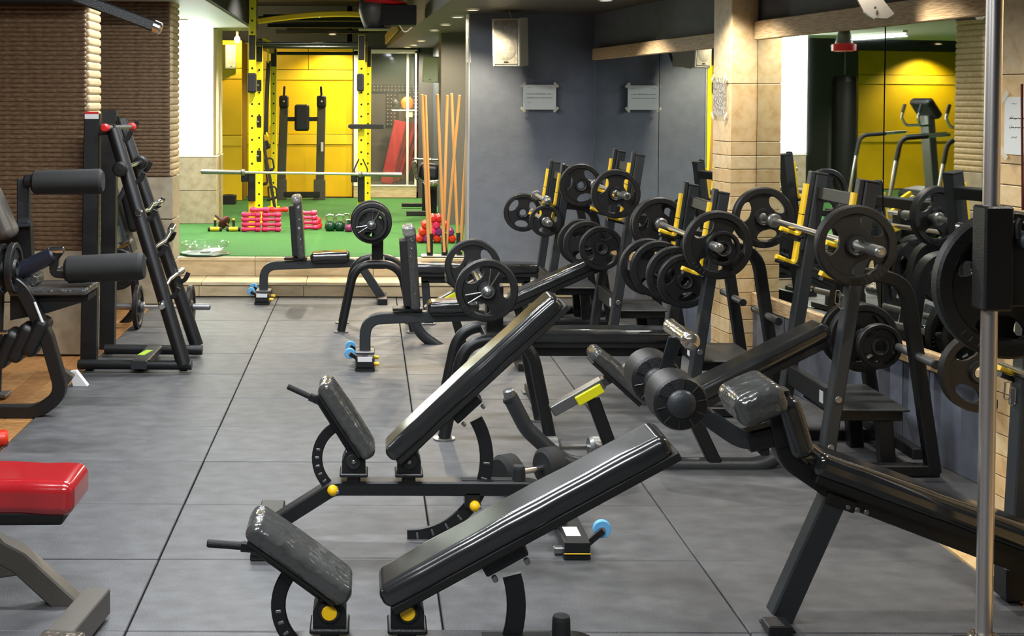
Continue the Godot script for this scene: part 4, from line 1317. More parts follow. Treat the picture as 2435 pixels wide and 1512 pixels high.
# ---- low seated benches with an upright back and the arch-legged plate stands beside them
func seated_bench(o: Vector3, label: String) -> void:
	var t := thing("seated_bench", label, "bench", o, "low seated benches with upright backs")
	part(sh().bar(bend([o + Vector3(0, 0.07, 0), o + Vector3(0, 0.30, 0), o + Vector3(0.80, 0.33, 0), o + Vector3(1.0, 0.03, 0)], 0.14), 0.065, 0.07), "frame", "powder_grey", t)
	var f := part(sh().box(o + Vector3(0, 0.055, 0), Vector3(0.11, 0.06, 0.40)), "foot_bar", "powder_black", t)
	part(sh().box(o + Vector3(0, 0.012, 0), Vector3(0.125, 0.024, 0.38)), "rubber_foot", "rubber_grip", f)
	part(sh().box(o + Vector3(0, 0.092, 0), Vector3(0.125, 0.014, 0.14)), "mounting_plate", "steel_dull", f)
	part(sh().box(o + Vector3(0.0, 0.078, 0.2015), Vector3(0.09, 0.03, 0.003), Basis(), 0.0005), "sticker", "sticker_white", f)
	for g in [-1, 1]:
		part(sh().rod(o + Vector3(0.05, 0.03, 0.10 * g), o + Vector3(0.09, 0.03, 0.10 * g), 0.012, 10), "foot_bolt", "yellow_plastic", f)
		var wc := o + Vector3(-0.095, 0.10, 0.12 * g)
		part(sh().bar([o + Vector3(-0.02, 0.05, 0.12 * g), wc + Vector3(0, 0, 0.018)], 0.012, 0.024), "wheel_arm", "powder_black", t)
		var wh := part(sh().lathe([Vector2(0.006, -0.012), Vector2(0.03, -0.012), Vector2(0.034, -0.006), Vector2(0.034, 0.006), Vector2(0.03, 0.012), Vector2(0.006, 0.012)], wc, Basis(Vector3.RIGHT, PI / 2), 18), "wheel", "wheel_blue", t)
		part(sh().rod(wc + Vector3(0, 0, 0.01), wc + Vector3(0, 0, 0.017), 0.011, 10), "axle", "chrome", wh)
	part(sh().box(o + Vector3(1.0, 0.025, 0), Vector3(0.08, 0.05, 0.36)), "foot_bar", "powder_black", t)
	# back
	var bs := rz(4.0)
	part(sh().box(o + Vector3(0.27, 0.365, 0), Vector3(0.19, 0.02, 0.12)), "post_plate", "powder_black", t)
	part(sh().bar([o + Vector3(0.295, 0.28, 0), o + Vector3(0.245, 0.80, 0)], 0.06, 0.06), "back_post", "powder_black", t)
	var bp := part(sh().pad(o + Vector3(0.30, 0.63, 0), Vector3(0.07, 0.53, 0.18), bs, 0.027, 4, 0.0, 5), "back_pad", "crumpled_film", t)
	part(sh().box(o + Vector3(0.255, 0.60, 0), Vector3(0.05, 0.42, 0.17), bs), "pad_board", "black_board", bp)
	part(sh().pad(o + Vector3(0.275, 0.865, 0), Vector3(0.078, 0.075, 0.19), rz(6.0), 0.024, 4, 0.0, 3), "film_tuft", "film_tuft", bp)
	# seat
	var st := part(sh().wavy(0.0009).pad(o + Vector3(0.56, 0.385, 0), Vector3(0.33, 0.07, 0.19), rz(2.0), 0.03, 4, 0.012, 5), "seat_pad", "wrapped_vinyl", t)
	part(sh().box(o + Vector3(0.56, 0.345, 0), Vector3(0.28, 0.02, 0.15), rz(2.0)), "pad_board", "black_board", st)


func plate_stand(o: Vector3, hub: float, wide: float, label: String) -> Node3D:
	var t := thing("plate_stand", label, "stand", o, "arch legged plate stands")
	for s in [1, -1]:
		var z := Vector3(0, 0, 0.19 * s)
		var a := part(sh().tube(bend([o + Vector3(-wide, 0.01, 0) + z, o + Vector3(-wide * 0.62, 0.50, 0) + z, o + Vector3(wide * 0.62, 0.50, 0) + z, o + Vector3(wide, 0.01, 0) + z], 0.17, 10), 0.031, 14), "arch_leg", "powder_black", t)
		for g in [-1, 1]:
			part(sh().lathe([Vector2(0, 0.0), Vector2(0.055, 0.0), Vector2(0.055, 0.008), Vector2(0, 0.008)], o + Vector3(wide * g, 0.0, 0) + z, Basis(), 18), "foot_flange", "steel_dull", a)
	part(sh().box(o + Vector3(0, 0.49, 0), Vector3(0.11, 0.05, 0.40)), "bridge", "powder_black", t)
	part(sh().box(o + Vector3(0.0, (hub + 0.5) / 2, 0), Vector3(0.085, hub - 0.44, 0.11)), "post", "powder_black", t)
	return t


func seated_benches() -> void:
	seated_bench(Vector3(-0.014, 0, -8.032), "low seated bench with film wrapped upright back, blue wheels, second nearest row")
	seated_bench(Vector3(-0.874, 0, -10.593), "low seated bench with film wrapped upright back, just before the marble steps")
	var o: Vector3 = Vector3(0.651, 0, -6.458)
	var r := plate_stand(o, 0.72, 0.265, "arch legged plate stand with black plates behind the steep back pad")
	var h: Vector3 = Vector3(0.59, 0.756, -6.22)
	part(sh().rod(h + Vector3(0, 0, 0.05), Vector3(h.x, h.y, h.z - 1.0), 0.024, 16), "sleeve", "chrome", r)
	part(sh().ball(h + Vector3(0, 0, 0.055), 0.027, 14, Vector3(1, 1, 0.6)), "sleeve_cap", "steel_dull", r)
	plate(0.155, 0.05, h + Vector3(0, 0, 0), "navy black front plate with chrome collar on the nearer plate stand").rotation.z = 0.15
	plate(0.157, 0.045, Vector3(h.x, h.y + 0.005, h.z - 0.84), "rear plate on the nearer plate stand").rotation.z = 0.55
	collar(h + Vector3(0, 0, 0.04), 0.026, "chrome spring collar on the nearer plate stand")
	o = Vector3(0.074, 0, -9.368)
	r = plate_stand(o, 0.78, 0.265, "arch legged plate stand with stacked plates before the steps")
	h = Vector3(0.026, 0.804, -9.05)
	part(sh().rod(h + Vector3(0, 0, 0.05), Vector3(h.x, h.y, h.z - 0.7), 0.024, 16), "sleeve", "chrome", r)
	part(sh().ball(h + Vector3(0, 0, 0.055), 0.028, 14, Vector3(1, 1, 0.6)), "sleeve_cap", "steel_dull", r)
	plate(0.115, 0.04, h, "small front plate on the farther plate stand").rotation.z = 0.4
	plate(0.148, 0.045, h + Vector3(0.002, 0.003, -0.06), "middle plate on the farther plate stand").rotation.z = 0.9
	plate(0.152, 0.045, h + Vector3(0, 0.004, -0.22), "rear plate on the farther plate stand").rotation.z = 0.2
	collar(h + Vector3(0, 0, 0.04), 0.026, "chrome spring collar on the farther plate stand")


func left_side() -> void:
	# A-frame stand for short barbells
	var t := thing("barbell_stand", "black A-frame stand with short barbells beside the ribbed pillar", "stand", v3(-1.45, 0, 8.2))
	var zs := [8.0, 8.5]
	var near := [[Vector3(-1.744, 1.604, -8), Vector3(-1.747, 0.03, -7.886)], [Vector3(-1.614, 1.503, -8), Vector3(-1.134, 0.05, -7.776)]]
	var far := [[Vector3(-1.737, 1.619, -8.5), Vector3(-1.731, 0.03, -8.37)], [Vector3(-1.669, 1.557, -8.5), Vector3(-1.14, 0.05, -8.394)]]
	for k in 2:
		var f: Array = [near, far][k]
		part(sh().bar([f[0][0], f[0][1]], 0.075, 0.10), "post", "powder_black", t)
		part(sh().tube([f[1][0], f[1][1]], 0.046, 16), "slanted_tube", "powder_black", t)
		part(sh().bar([f[0][0] + Vector3(0.03, -0.10, 0), f[1][0] + Vector3(0.01, 0.0, 0)], 0.06, 0.07), "top_link", "powder_black", t)
	part(sh().box(near[0][0] + Vector3(0.0, -0.018, 0.039), Vector3(0.088, 0.03, 0.003), Basis(), 0.0005), "sticker", "sticker_white", t)
	part(sh().box(near[0][0] + Vector3(0.0, 0.006, 0.039), Vector3(0.088, 0.014, 0.003), Basis(), 0.0005), "sticker_band", "cap_red", t)
	part(sh().tube([Vector3(-1.794, 0.05, -7.79), Vector3(-1.087, 0.05, -7.777)], 0.030, 14), "base_tube", "powder_black", t)
	part(sh().tube([Vector3(-1.727, 0.05, -8.269), Vector3(-1.084, 0.05, -8.252)], 0.032, 14), "base_tube", "powder_black", t)
	part(sh().bar([Vector3(-1.395, 0.055, -8.306), Vector3(-1.41, 0.055, -7.747)], 0.10, 0.05, Vector3.RIGHT), "cross_brace", "powder_grey", t)
	part(sh().box(Vector3(-1.416, 0.082, -8.003), Vector3(0.045, 0.003, 0.16), Basis(Vector3.UP, -0.18), 0.0005), "sticker", "sticker_lime", t)
	for p in [Vector3(-1.149, 0, -7.862), Vector3(-1.434, 0, -7.907), Vector3(-1.138, 0, -8.361), Vector3(-1.732, 0, -7.852)]:
		part(sh().box(p + Vector3(0, 0.012, 0), Vector3(0.05, 0.024, 0.05)), "rubber_foot", "rubber_grip", t)
	# hooks along the slanted tubes
	for k in 5:
		var f := [0.03, 0.21, 0.37, 0.52, 0.70][k] as float
		for s in [near[1], far[1]]:
			var p: Vector3 = s[0].lerp(s[1], f)
			part(sh().bar(bend([p + Vector3(0.0, -0.03, 0), p + Vector3(0.075, -0.02, 0), p + Vector3(0.10, 0.035, 0)], 0.04), 0.02, 0.03), "hook", "powder_black", t)
	short_bar([Vector3(-1.638, 1.517, -7.86), Vector3(-1.568, 1.514, -8.38)], "short straight bar with red end caps at the top of the A-frame stand", 0.026, "cap_red", "steel_dull")
	short_bar([Vector3(-1.54, 1.261, -7.84), Vector3(-1.512, 1.277, -8.38)], "short bar with black round ends on the A-frame stand", 0.047, "rubber_plate", "chrome")
	curl_bar([Vector3(-1.429, 0.986, -7.9), Vector3(-1.41, 0.984, -8.08), Vector3(-1.403, 1.012, -8.2), Vector3(-1.389, 1.008, -8.38)], "chrome curl bar on the third hooks of the A-frame stand")
	curl_bar([Vector3(-1.401, 0.689, -7.8), Vector3(-1.351, 0.757, -8.05), Vector3(-1.321, 0.776, -8.2), Vector3(-1.306, 0.837, -8.38)], "chrome curl bar on the fourth hooks of the A-frame stand")
	curl_bar([Vector3(-1.273, 0.428, -7.8), Vector3(-1.292, 0.501, -8.05), Vector3(-1.289, 0.523, -8.2), Vector3(-1.25, 0.548, -8.38)], "chrome curl bar on the lowest hooks of the A-frame stand")
	# barbell lying across the floor behind the stand
	barbell(Vector3(-1.512, 0.144, -9.3) * Vector3(1, 0, 1) + Vector3(0, 0.163, 0), "barbell with two thin plates lying on the floor behind the A-frame stand", 0.36, 0.17, true)
	plate(0.163, 0.035, Vector3(-1.698, 0.144, -9.3) * Vector3(1, 0, 1) + Vector3(0, 0.163, 0), "left thin plate of the barbell on the floor", true)
	plate(0.163, 0.035, Vector3(-1.309, 0.151, -9.3) * Vector3(1, 0, 1) + Vector3(0, 0.163, 0), "right thin plate of the barbell on the floor", true)
	leg_press()
	leg_machine()
	cable_tower()
	red_bench()


func short_bar(p: Array, label: String, r: float, cap: String, m: String) -> void:
	var a: Vector3 = p[0]
	var b: Vector3 = p[1]
	var t := thing("short_barbell", label, "barbell", a, "barbells on the A-frame stand")
	part(sh().rod(a, b, 0.0145, 12), "shaft", m, t)
	var d := (b - a).normalized()
	for s in [a, b]:
		part(sh().lathe([Vector2(0, -0.03), Vector2(r * 0.75, -0.028), Vector2(r, -0.016), Vector2(r, 0.016), Vector2(r * 0.75, 0.028), Vector2(0, 0.03)], s, along(d), 20), "end_weight", cap, t)


func curl_bar(p: Array, label: String) -> void:
	var t := thing("curl_bar", label, "barbell", p[0], "barbells on the A-frame stand")
	part(sh().tube(bend(p, 0.04, 4), 0.0135, 10, Vector3.UP), "shaft", "chrome", t)
	for k in [0, 3]:
		var q: Vector3 = p[k]
		var d: Vector3 = (p[1] - p[0] if k == 0 else p[3] - p[2]).normalized()
		part(sh().rod(q - d * 0.045, q + d * 0.045, 0.023, 14), "sleeve", "chrome", t)


func leg_press() -> void:
	var t := thing("leg_press", "dark plate loaded machine partly hidden behind the A-frame stand", "machine", v3(-2.0, 0, 9.6))
	part(sh().tube(bend([Vector3(-2.326, -0.073, -9.6), Vector3(-1.892, -0.058, -9.6), Vector3(-1.76, 0.094, -9.6), Vector3(-1.785, 0.4, -9.6), Vector3(-1.855, 0.657, -9.6)], 0.2), 0.032, 12), "frame_tube", "powder_black", t)
	part(sh().box(Vector3(-2.198, 0.03, -10.738), Vector3(0.8, 0.06, 0.08)), "base_rail", "powder_black", t)
	part(sh().box(Vector3(-1.91, 0.776, -9.7), Vector3(0.06, 0.55, 0.30), rz(18.0)), "carriage", "powder_grey", t)
	part(sh().pad(Vector3(-1.805, 0.844, -9.75), Vector3(0.10, 0.32, 0.36), rz(14.0), 0.03), "pad", "black_vinyl", t)
	part(sh().rod(Vector3(-1.871, 0.573, -9.55), Vector3(-1.757, 0.644, -9.35), 0.02, 12), "plate_peg", "chrome_wrapped", t)
	part(sh().pad(Vector3(-1.899, 0.668, -9.5), Vector3(0.06, 0.13, 0.2), rz(10.0), 0.02), "handle_block", "steel_dull", t)
	part(sh().tube(bend([Vector3(-1.915, 0.42, -9.45), Vector3(-1.889, 0.895, -9.45), Vector3(-1.813, 1.053, -9.45)], 0.1), 0.018, 10), "grip_tube", "powder_grey", t)
	part(sh().box(Vector3(-2.304, 0.02, -11.042) + Vector3(0, 0, 0.2), Vector3(0.6, 0.04, 0.5)), "foot_plate", "powder_black", t)
	plate(0.155, 0.04, Vector3(-1.863, 0.433, -9.35), "plate on the dark machine behind the A-frame stand")


func leg_machine() -> void:
	var z := 6.8
	var t := thing("leg_curl_machine", "leg machine with two foam rollers at the left edge", "machine", v3(-1.95, 0, 6.8))
	# upper foam roller on its arm
	var up := part(sh().lathe([Vector2(0.0, 0), Vector2(0.045, 0.0), Vector2(0.066, 0.018), Vector2(0.068, 0.37), Vector2(0.055, 0.385), Vector2(0.0, 0.385)], Vector3(-1.813, 1.243, -6.8), along(Vector3(-1.422, 1.252, -6.8) - Vector3(-1.813, 1.243, -6.8)), 12), "foam_roller", "rubber_grip", t)
	part(sh().rod(Vector3(-1.854, 1.252, -6.8), Vector3(-1.795, 1.253, -6.8), 0.035, 14), "roller_cap", "powder_black", up)
	part(sh().bar([Vector3(-1.867, 1.261, -6.84), Vector3(-1.868, 1.021, -6.84)], 0.05, 0.066), "roller_arm", "powder_grey", t)
	part(sh().bar([Vector3(-1.998, 1.007, -6.84), Vector3(-1.824, 1.017, -6.84)], 0.05, 0.03), "arm_link", "powder_grey", t)
	part(sh().pad(Vector3(-1.961, 1.09, -6.7), Vector3(0.10, 0.30, 0.16), rz(24.0), 0.045), "cover", "grey_frame", t)
	part(sh().prism([Vector2(-0.10, 0.12), Vector2(0.075, 0.12), Vector2(0.085, -0.05), Vector2(0.02, -0.13), Vector2(-0.10, -0.16)], Vector3(-1.919, 0.888, -6.9), 0.06), "side_plate", "powder_black", t)
	# lower foam roller on a crank
	var lo := part(sh().lathe([Vector2(0.0, 0), Vector2(0.05, 0.0), Vector2(0.074, 0.02), Vector2(0.075, 0.40), Vector2(0.066, 0.425), Vector2(0.0, 0.43)], Vector3(-1.623, 0.779, -6.75), along(Vector3(-1.194, 0.801, -6.75) - Vector3(-1.623, 0.779, -6.75)), 24), "foam_roller", "rubber_grip", t)
	for k in 8:
		var a := TAU * k / 8
		part(sh().box(Vector3(-1.618, 0.779, -6.75) + Vector3(0.002, cos(a) * 0.055, sin(a) * 0.055), Vector3(0.012, 0.012, 0.02), Basis(Vector3.RIGHT, a)), "pleat", "black_vinyl", lo)
	part(sh().rod(Vector3(-1.675, 0.779, -6.75), Vector3(-1.585, 0.782, -6.75), 0.016, 12), "axle", "chrome", t)
	part(sh().bar(bend([Vector3(-1.643, 0.89, -6.75), Vector3(-1.679, 0.845, -6.75), Vector3(-1.684, 0.759, -6.75), Vector3(-1.612, 0.755, -6.75)], 0.03), 0.04, 0.045), "crank", "powder_black", t)
	part(sh().rod(Vector3(-1.905, 0.753, -6.75), Vector3(-1.679, 0.863, -6.75), 0.045, 20), "drive_tube", "navy_vinyl", t)
	part(sh().rod(Vector3(-1.704, 0.882, -6.74), Vector3(-1.625, 0.887, -6.74), 0.020, 14), "tube_pin", "chrome", t)
	for k in 2:
		plate(0.135, 0.035, Vector3(-1.922, 0.801, -6.6) + Vector3(0.05 * k, 0.0, -0.05 * k), ["front toothed plate on the leg machine at the left edge", "rear plate on the leg machine at the left edge"][k], true)
	# seat
	part(sh().pad(Vector3(-1.7, 0.667, -6.85), Vector3(0.42, 0.04, 0.34), rz(1.0), 0.016), "seat_pad", "crumpled_film", t)
	part(sh().prism([Vector2(-0.22, 0.0), Vector2(0.20, 0.0), Vector2(0.20, -0.03), Vector2(-0.02, -0.10), Vector2(-0.22, -0.14)], Vector3(-1.7, 0.644, -6.85), 0.2), "seat_shell", "black_board", t)
	part(sh().pad(Vector3(-1.842, 0.726, -6.85), Vector3(0.12, 0.06, 0.2), rz(-15.0), 0.02), "seat_bolster", "crumpled_film", t)
	# frame
	part(sh().bar(bend([Vector3(-2.16, 0.753, -6.7), Vector3(-1.851, 0.725, -6.7), Vector3(-1.709, 0.428, -6.7), Vector3(-1.624, 0.123, -6.7), Vector3(-1.755, 0.026, -6.7), Vector3(-2.232, 0.024, -6.7)], 0.17, 8), 0.07, 0.07), "frame_loop", "powder_black", t)
	part(sh().bar([Vector3(-1.759, 0.622, -6.64), Vector3(-1.717, 0.515, -6.64)], 0.012, 0.012), "edge_strip", "sticker_white", t)
	part(sh().bar([Vector3(-1.731, 0.203, -6.95), Vector3(-1.638, 0.14, -6.95)], 0.05, 0.06), "rear_foot_tube", "grey_frame", t)
	part(sh().prism([Vector2(-0.03, 0.085), Vector2(0.005, 0.09), Vector2(0.075, 0.0), Vector2(-0.01, 0.0)], Vector3(-1.727, 0, -7.432), 0.05), "foot_cap", "sticker_white", t)
	for k in 3:
		part(sh().pad(Vector3(-1.921, 0.364, -6.72) + Vector3(0.077, 0.032, 0) * k, Vector3(0.085, 0.22, 0.16), rz(-26.0), 0.035), "counterweight", "rubber_plate", t)
	part(sh().rod(Vector3(-1.959, 0.464, -6.62), Vector3(-1.897, 0.464, -6.62), 0.012, 10), "lever_pin", "chrome", t)
	part(sh().bar([Vector3(-1.981, 0.637, -6.8), Vector3(-2, 0.11, -6.8)], 0.03, 0.03), "stay", "powder_grey", t)
	part(sh().box(Vector3(-2.093, 0.01, -7.148), Vector3(0.10, 0.02, 0.12)), "stay_foot", "steel_dull", t)


func cable_tower() -> void:
	var t := thing("cable_tower", "black overhead arm with chrome tip reaching in at the top left", "machine", Vector3(-1.694, 0, -4.929))
	part(sh().box(Vector3(-1.694, 0, -4.929) + Vector3(0, 1.2, 0), Vector3(0.10, 2.4, 0.14)), "tower", "powder_black", t)
	part(sh().bar([Vector3(-1.704, 2.301, -5), Vector3(-0.848, 1.983, -5)], 0.045, 0.045), "arm", "powder_black", t)
	part(sh().bar([Vector3(-1.704, 2.318, -5), Vector3(-0.878, 2.006, -5)], 0.02, 0.01), "arm_strip", "chrome", t)
	part(sh().rod(Vector3(-0.855, 1.986, -5), Vector3(-0.818, 1.97, -5), 0.025, 16), "arm_tip", "chrome", t)
	part(sh().rod(Vector3(-0.875, 1.993, -5), Vector3(-0.851, 1.985, -5), 0.022, 16), "tip_sleeve", "rubber_grip", t)


func red_bench() -> void:
	var t := thing("red_bench", "bench with a shiny red pad on a grey frame at the lower left edge", "bench", Vector3(-1.086, 0, -3.971))
	var c: Vector3 = Vector3(-1.273, 0.39, -4.2)
	var p := part(sh().wavy(0.0016).pad(c, Vector3(0.63, 0.112, 0.26), rz(-1.0), 0.035, 5, 0.012, 6), "pad", "wrapped_red", t)
	part(sh().pad(c + Vector3(-0.02, -0.07, 0), Vector3(0.60, 0.05, 0.23), rz(0.5), 0.015), "pad_base", "black_board", p)
	part(sh().bar([Vector3(-1.429, 0.287, -4.2), Vector3(-1.161, 0.145, -4.2), Vector3(-0.956, -0.043, -4.2)], 0.07, 0.075), "leg", "grey_frame", t)
	part(sh().bar([Vector3(-1.36, 0.102, -4.2), Vector3(-1.161, 0.131, -4.2)], 0.06, 0.06), "strut", "grey_frame", t)
	part(sh().box(Vector3(-1.345, 0.188, -4.2), Vector3(0.08, 0.2, 0.08)), "pad_post", "grey_frame", t)
	part(sh().bar([Vector3(-1.429, 0.287, -4.2) , Vector3(-1.386, 0.05, -3.913)], 0.07, 0.07), "leg", "grey_frame", t)
	var f := part(sh().box(Vector3(-0.898, 0.055, -3.912), Vector3(0.085, 0.085, 0.34), Basis(Vector3.UP, -0.12)), "foot_bar", "grey_frame", t)
	part(sh().box(Vector3(-0.898, 0.055, -3.912) + Vector3(-0.015, -0.008, 0.19), Vector3(0.13, 0.092, 0.07), Basis(Vector3.UP, -0.12)), "foot_cap", "chrome_wrapped", f)
	part(sh().box(Vector3(-1.401, 0.03, -3.955), Vector3(0.09, 0.06, 0.4)), "foot_bar", "grey_frame", t)
	floor_dumbbell(Vector3(-1.906, 0.04, -6.075), 0.04, "small orange headed dumbbell at the left edge", "orange_vinyl", 0.3)


func rig() -> void:
	var z0 := 13.6
	var t := thing("training_rig", "yellow power rig with black bars on the turf", "rig", v3(-0.65, 0.304, 13.6))
	var hole := sh().lathe([Vector2(0.0, 0.002), Vector2(0.012, 0.002), Vector2(0.012, -0.002)], Vector3.ZERO, Basis(Vector3.RIGHT, PI / 2), 8).mesh()
	var ups := [[-1.246, 13.6, 2.95], [-1.235, 14.35, 2.36], [-1.22, 16.34, 2.36], [-0.072, 13.6, 2.40], [-0.05, 14.35, 2.36], [0.0, 16.34, 2.36]]
	for u in ups:
		var c := v3(u[0], 0.304, u[1])
		var o := part(sh().box(c + Vector3(0, (u[2] - 0.304) / 2, 0), Vector3(0.076, u[2] - 0.304, 0.076), Basis(), 0.006), "upright", "rig_yellow", t)
		part(sh().box(c + Vector3(0, 0.006, 0), Vector3(0.15, 0.012, 0.15)), "base_plate", "rig_yellow", o)
		var y := 0.5
		while y < u[2] - 0.1:
			piece(hole, "hole", "hole_black", o, Transform3D(Basis(), c + Vector3(0, y - 0.304, 0.039) - t.position))
			y += 0.128
	# cross bars between left and right, side rails
	for k in 3:
		var z: float = [13.6, 14.35, 16.34][k]
		part(sh().tube([v3(-1.21, 2.30, z), v3(-0.06, 2.30, z)], 0.02, 10, Vector3.UP), "pull_up_bar", "powder_black", t)
		for s in [0, 3]:
			var x: float = ups[s + k][0]
			part(sh().box(v3(x, 2.26, z) + Vector3(0, 0, 0.042), Vector3(0.07, 0.26, 0.008)), "gusset", "powder_black", t)
	for x in [-1.24, -0.06]:
		part(sh().box(v3(x, 2.33, 15.35), Vector3(0.07, 0.07, 1.9)), "side_rail", "powder_black", t)
		part(sh().box(v3(x, 2.33, 13.97), Vector3(0.07, 0.07, 0.68)), "side_rail", "powder_black", t)
	for y in [1.86, 1.45, 1.06]:
		part(sh().box(v3(-1.235, y, 14.31), Vector3(0.05, 0.13, 0.012)), "band_bracket", "powder_black", t)
		part(sh().rod(v3(-1.235, y, 14.28), v3(-1.30, y, 14.28), 0.012, 8), "band_pin", "steel_dull", t)
	# padded hooks and bar holders on the front uprights
	part(sh().pad(Vector3(-1.243, 1.879, -13.5), Vector3(0.095, 0.21, 0.10), Basis(), 0.02), "padded_hook", "rubber_grip", t)
	part(sh().pad(Vector3(-0.083, 1.887, -13.5), Vector3(0.075, 0.19, 0.10), Basis(), 0.02), "padded_hook", "rubber_grip", t)
	for x in [-1.275, -0.10]:
		part(sh().box(v3(x - 0.045, 0.865, 13.50), Vector3(0.07, 0.09, 0.07)), "hook_block", "powder_black", t)
		part(sh().box(v3(x + 0.03, 0.76, 13.52), Vector3(0.075, 0.30, 0.06)), "bar_holder", "powder_black", t)
	part(sh().box(Vector3(-0.014, 1.416, -13.5), Vector3(0.36, 0.05, 0.05)), "dip_bar", "powder_black", t)
	part(sh().rod(Vector3(-0.212, 1.419, -13.5), Vector3(-0.158, 1.42, -13.5), 0.02, 10), "dip_bar_cap", "rubber_grip", t)
	for s in [-1, 1]:
		var g: Vector3 = Vector3(-0.075, 0.97, -13.48)
		part(sh().tube(bend([g + Vector3(0.02 * s, 0.10, 0), g + Vector3(0.075 * s, -0.02, 0), g + Vector3(0.05 * s, -0.08, 0), g + Vector3(0.01 * s, -0.10, 0)], 0.05), 0.008, 6), "strap_loop", "rubber_grip", t)
	barbell(v3(-0.705, 0.918, 13.42), "empty chrome barbell resting in the yellow rig", 1.30, 0.42, true).rotation.z = -0.012
	# suspension straps hanging at the left side
	var st := thing("suspension_trainer", "black suspension straps with yellow anchor hanging in the rig", "strap trainer", Vector3(-1.177, 2.384, -15), "")
	part(sh().bar([Vector3(-1.257, 2.424, -15), Vector3(-1.117, 2.365, -15)], 0.03, 0.03), "anchor_bar", "rig_yellow", st)
	part(sh().bar([Vector3(-1.197, 2.394, -15), Vector3(-1.187, 2.135, -15)], 0.03, 0.02), "anchor_strap", "lemon_plastic", st)
	part(sh().bar([Vector3(-1.182, 2.16, -15), Vector3(-1.206, 1.686, -15), Vector3(-1.215, 1.286, -15)], 0.02, 0.05), "strap", "rubber_grip", st)
	part(sh().bar([Vector3(-1.172, 2.085, -15), Vector3(-1.166, 1.386, -15)], 0.01, 0.012), "strap_edge", "lemon_plastic", st)
	part(sh().bar([Vector3(-1.227, 1.306, -14.6), Vector3(-1.183, 1.043, -14.6), Vector3(-1.129, 0.76, -14.6), Vector3(-1.07, 0.404, -14.6)], 0.02, 0.035), "strap", "rubber_grip", st)
	part(sh().pad(Vector3(-1.202, 1.164, -14.9), Vector3(0.08, 0.10, 0.04), rz(25.0), 0.015), "buckle", "rubber_grip", st)
	part(sh().box(Vector3(-1.192, 1.289, -14.9), Vector3(0.02, 0.06, 0.03), rz(20.0)), "tag", "lemon_plastic", st)
	for k in 3:
		var g: Vector3 = Vector3(-1.169, 0.936, -14.8) + Vector3([0.0, -0.08, 0.03][k], -0.17 * k, -0.05 * k)
		part(sh().tube(bend([g + Vector3(-0.04, 0.07, 0), g + Vector3(0.05, 0.08, 0), g + Vector3(0.07, -0.05, 0), g + Vector3(-0.03, -0.08, 0), g + Vector3(-0.04, 0.07, 0)], 0.04), 0.011, 7), "handle_loop", "rubber_grip", st)
		part(sh().rod(g + Vector3(-0.05, -0.08, 0), g + Vector3(0.06, -0.05, 0), 0.018, 10), "foam_grip", "rubber_grip", st)
	# knee raise tower at the yellow wall
	var d := thing("knee_raise_station", "grey knee raise station with dark back pad before the yellow wall", "machine", v3(-0.9, 0.304, 17.6))
	for k in 2:
		var top: Vector3 = [Vector3(-1.169, 1.686, -17.6), Vector3(-0.647, 1.688, -17.6)][k]
		var foot: Vector3 = [Vector3(-1.22, 0.304, -17.69), Vector3(-0.677, 0.304, -17.714)][k]
		part(sh().bar([foot, foot.lerp(top, 0.22), foot.lerp(top, 0.24), top], 0.12, 0.115), "post", "station_grey", d)
		part(sh().box(foot + Vector3(0, 0.14, 0.02), Vector3(0.16, 0.28, 0.18)), "post_shoe", "station_grey", d)
		part(sh().pad(top + Vector3(0, -0.01, 0.06), Vector3(0.13, 0.17, 0.14), Basis(), 0.03), "elbow_pad", "black_vinyl", d)
		part(sh().rod(top + Vector3(0, 0.07, 0.08), top + Vector3(0.012 if k == 0 else -0.005, 0.20, 0.14), 0.016, 10), "grip", "rubber_grip", d)
		part(sh().ball(top + Vector3(0, -0.01, 0.135), 0.018, 10), "bolt", "steel_dull", d)
	part(sh().bar([Vector3(-1.168, 1.434, -17.6), Vector3(-0.646, 1.436, -17.6)], 0.06, 0.06), "cross_bar", "powder_black", d)
	part(sh().pad(Vector3(-0.917, 1.454, -17.5), Vector3(0.205, 0.37, 0.08), Basis(), 0.037), "back_pad", "navy_vinyl", d)
	part(sh().box(Vector3(-0.92, 0.383, -17.6), Vector3(0.50, 0.07, 0.06)), "base_bar", "powder_black", d)
	part(sh().box(Vector3(-0.637, 1.051, -17.53), Vector3(0.035, 0.13, 0.004)), "sticker", "sticker_white", d)
	var bx := thing("floor_box", "small black box at the foot of the yellow pilaster", "box", Vector3(-1.856, 0.304, -16.867))
	part(sh().box(Vector3(-1.856, 0.304, -16.867) + Vector3(0, 0.06, 0), Vector3(0.18, 0.12, 0.2)), "body", "black_board", bx)
	part(sh().box(Vector3(-1.856, 0.304, -16.867) + Vector3(0, 0.125, 0), Vector3(0.12, 0.012, 0.03)), "handle", "rubber_grip", bx)
	# curved ceiling beam
	var cb := sh()
	var pts := []
	for k in 15:
		var f := k / 14.0
		pts.append(v3(lerpf(-1.24, 0.0, f), 2.575 + 0.09 * sin(PI * (0.02 + 0.62 * f)), 14.2))
	struct("trim", cb.bar(pts, 0.16, 0.055), "yellow_paint", "curved yellow beam under the black ceiling")


var bell_mesh := {}


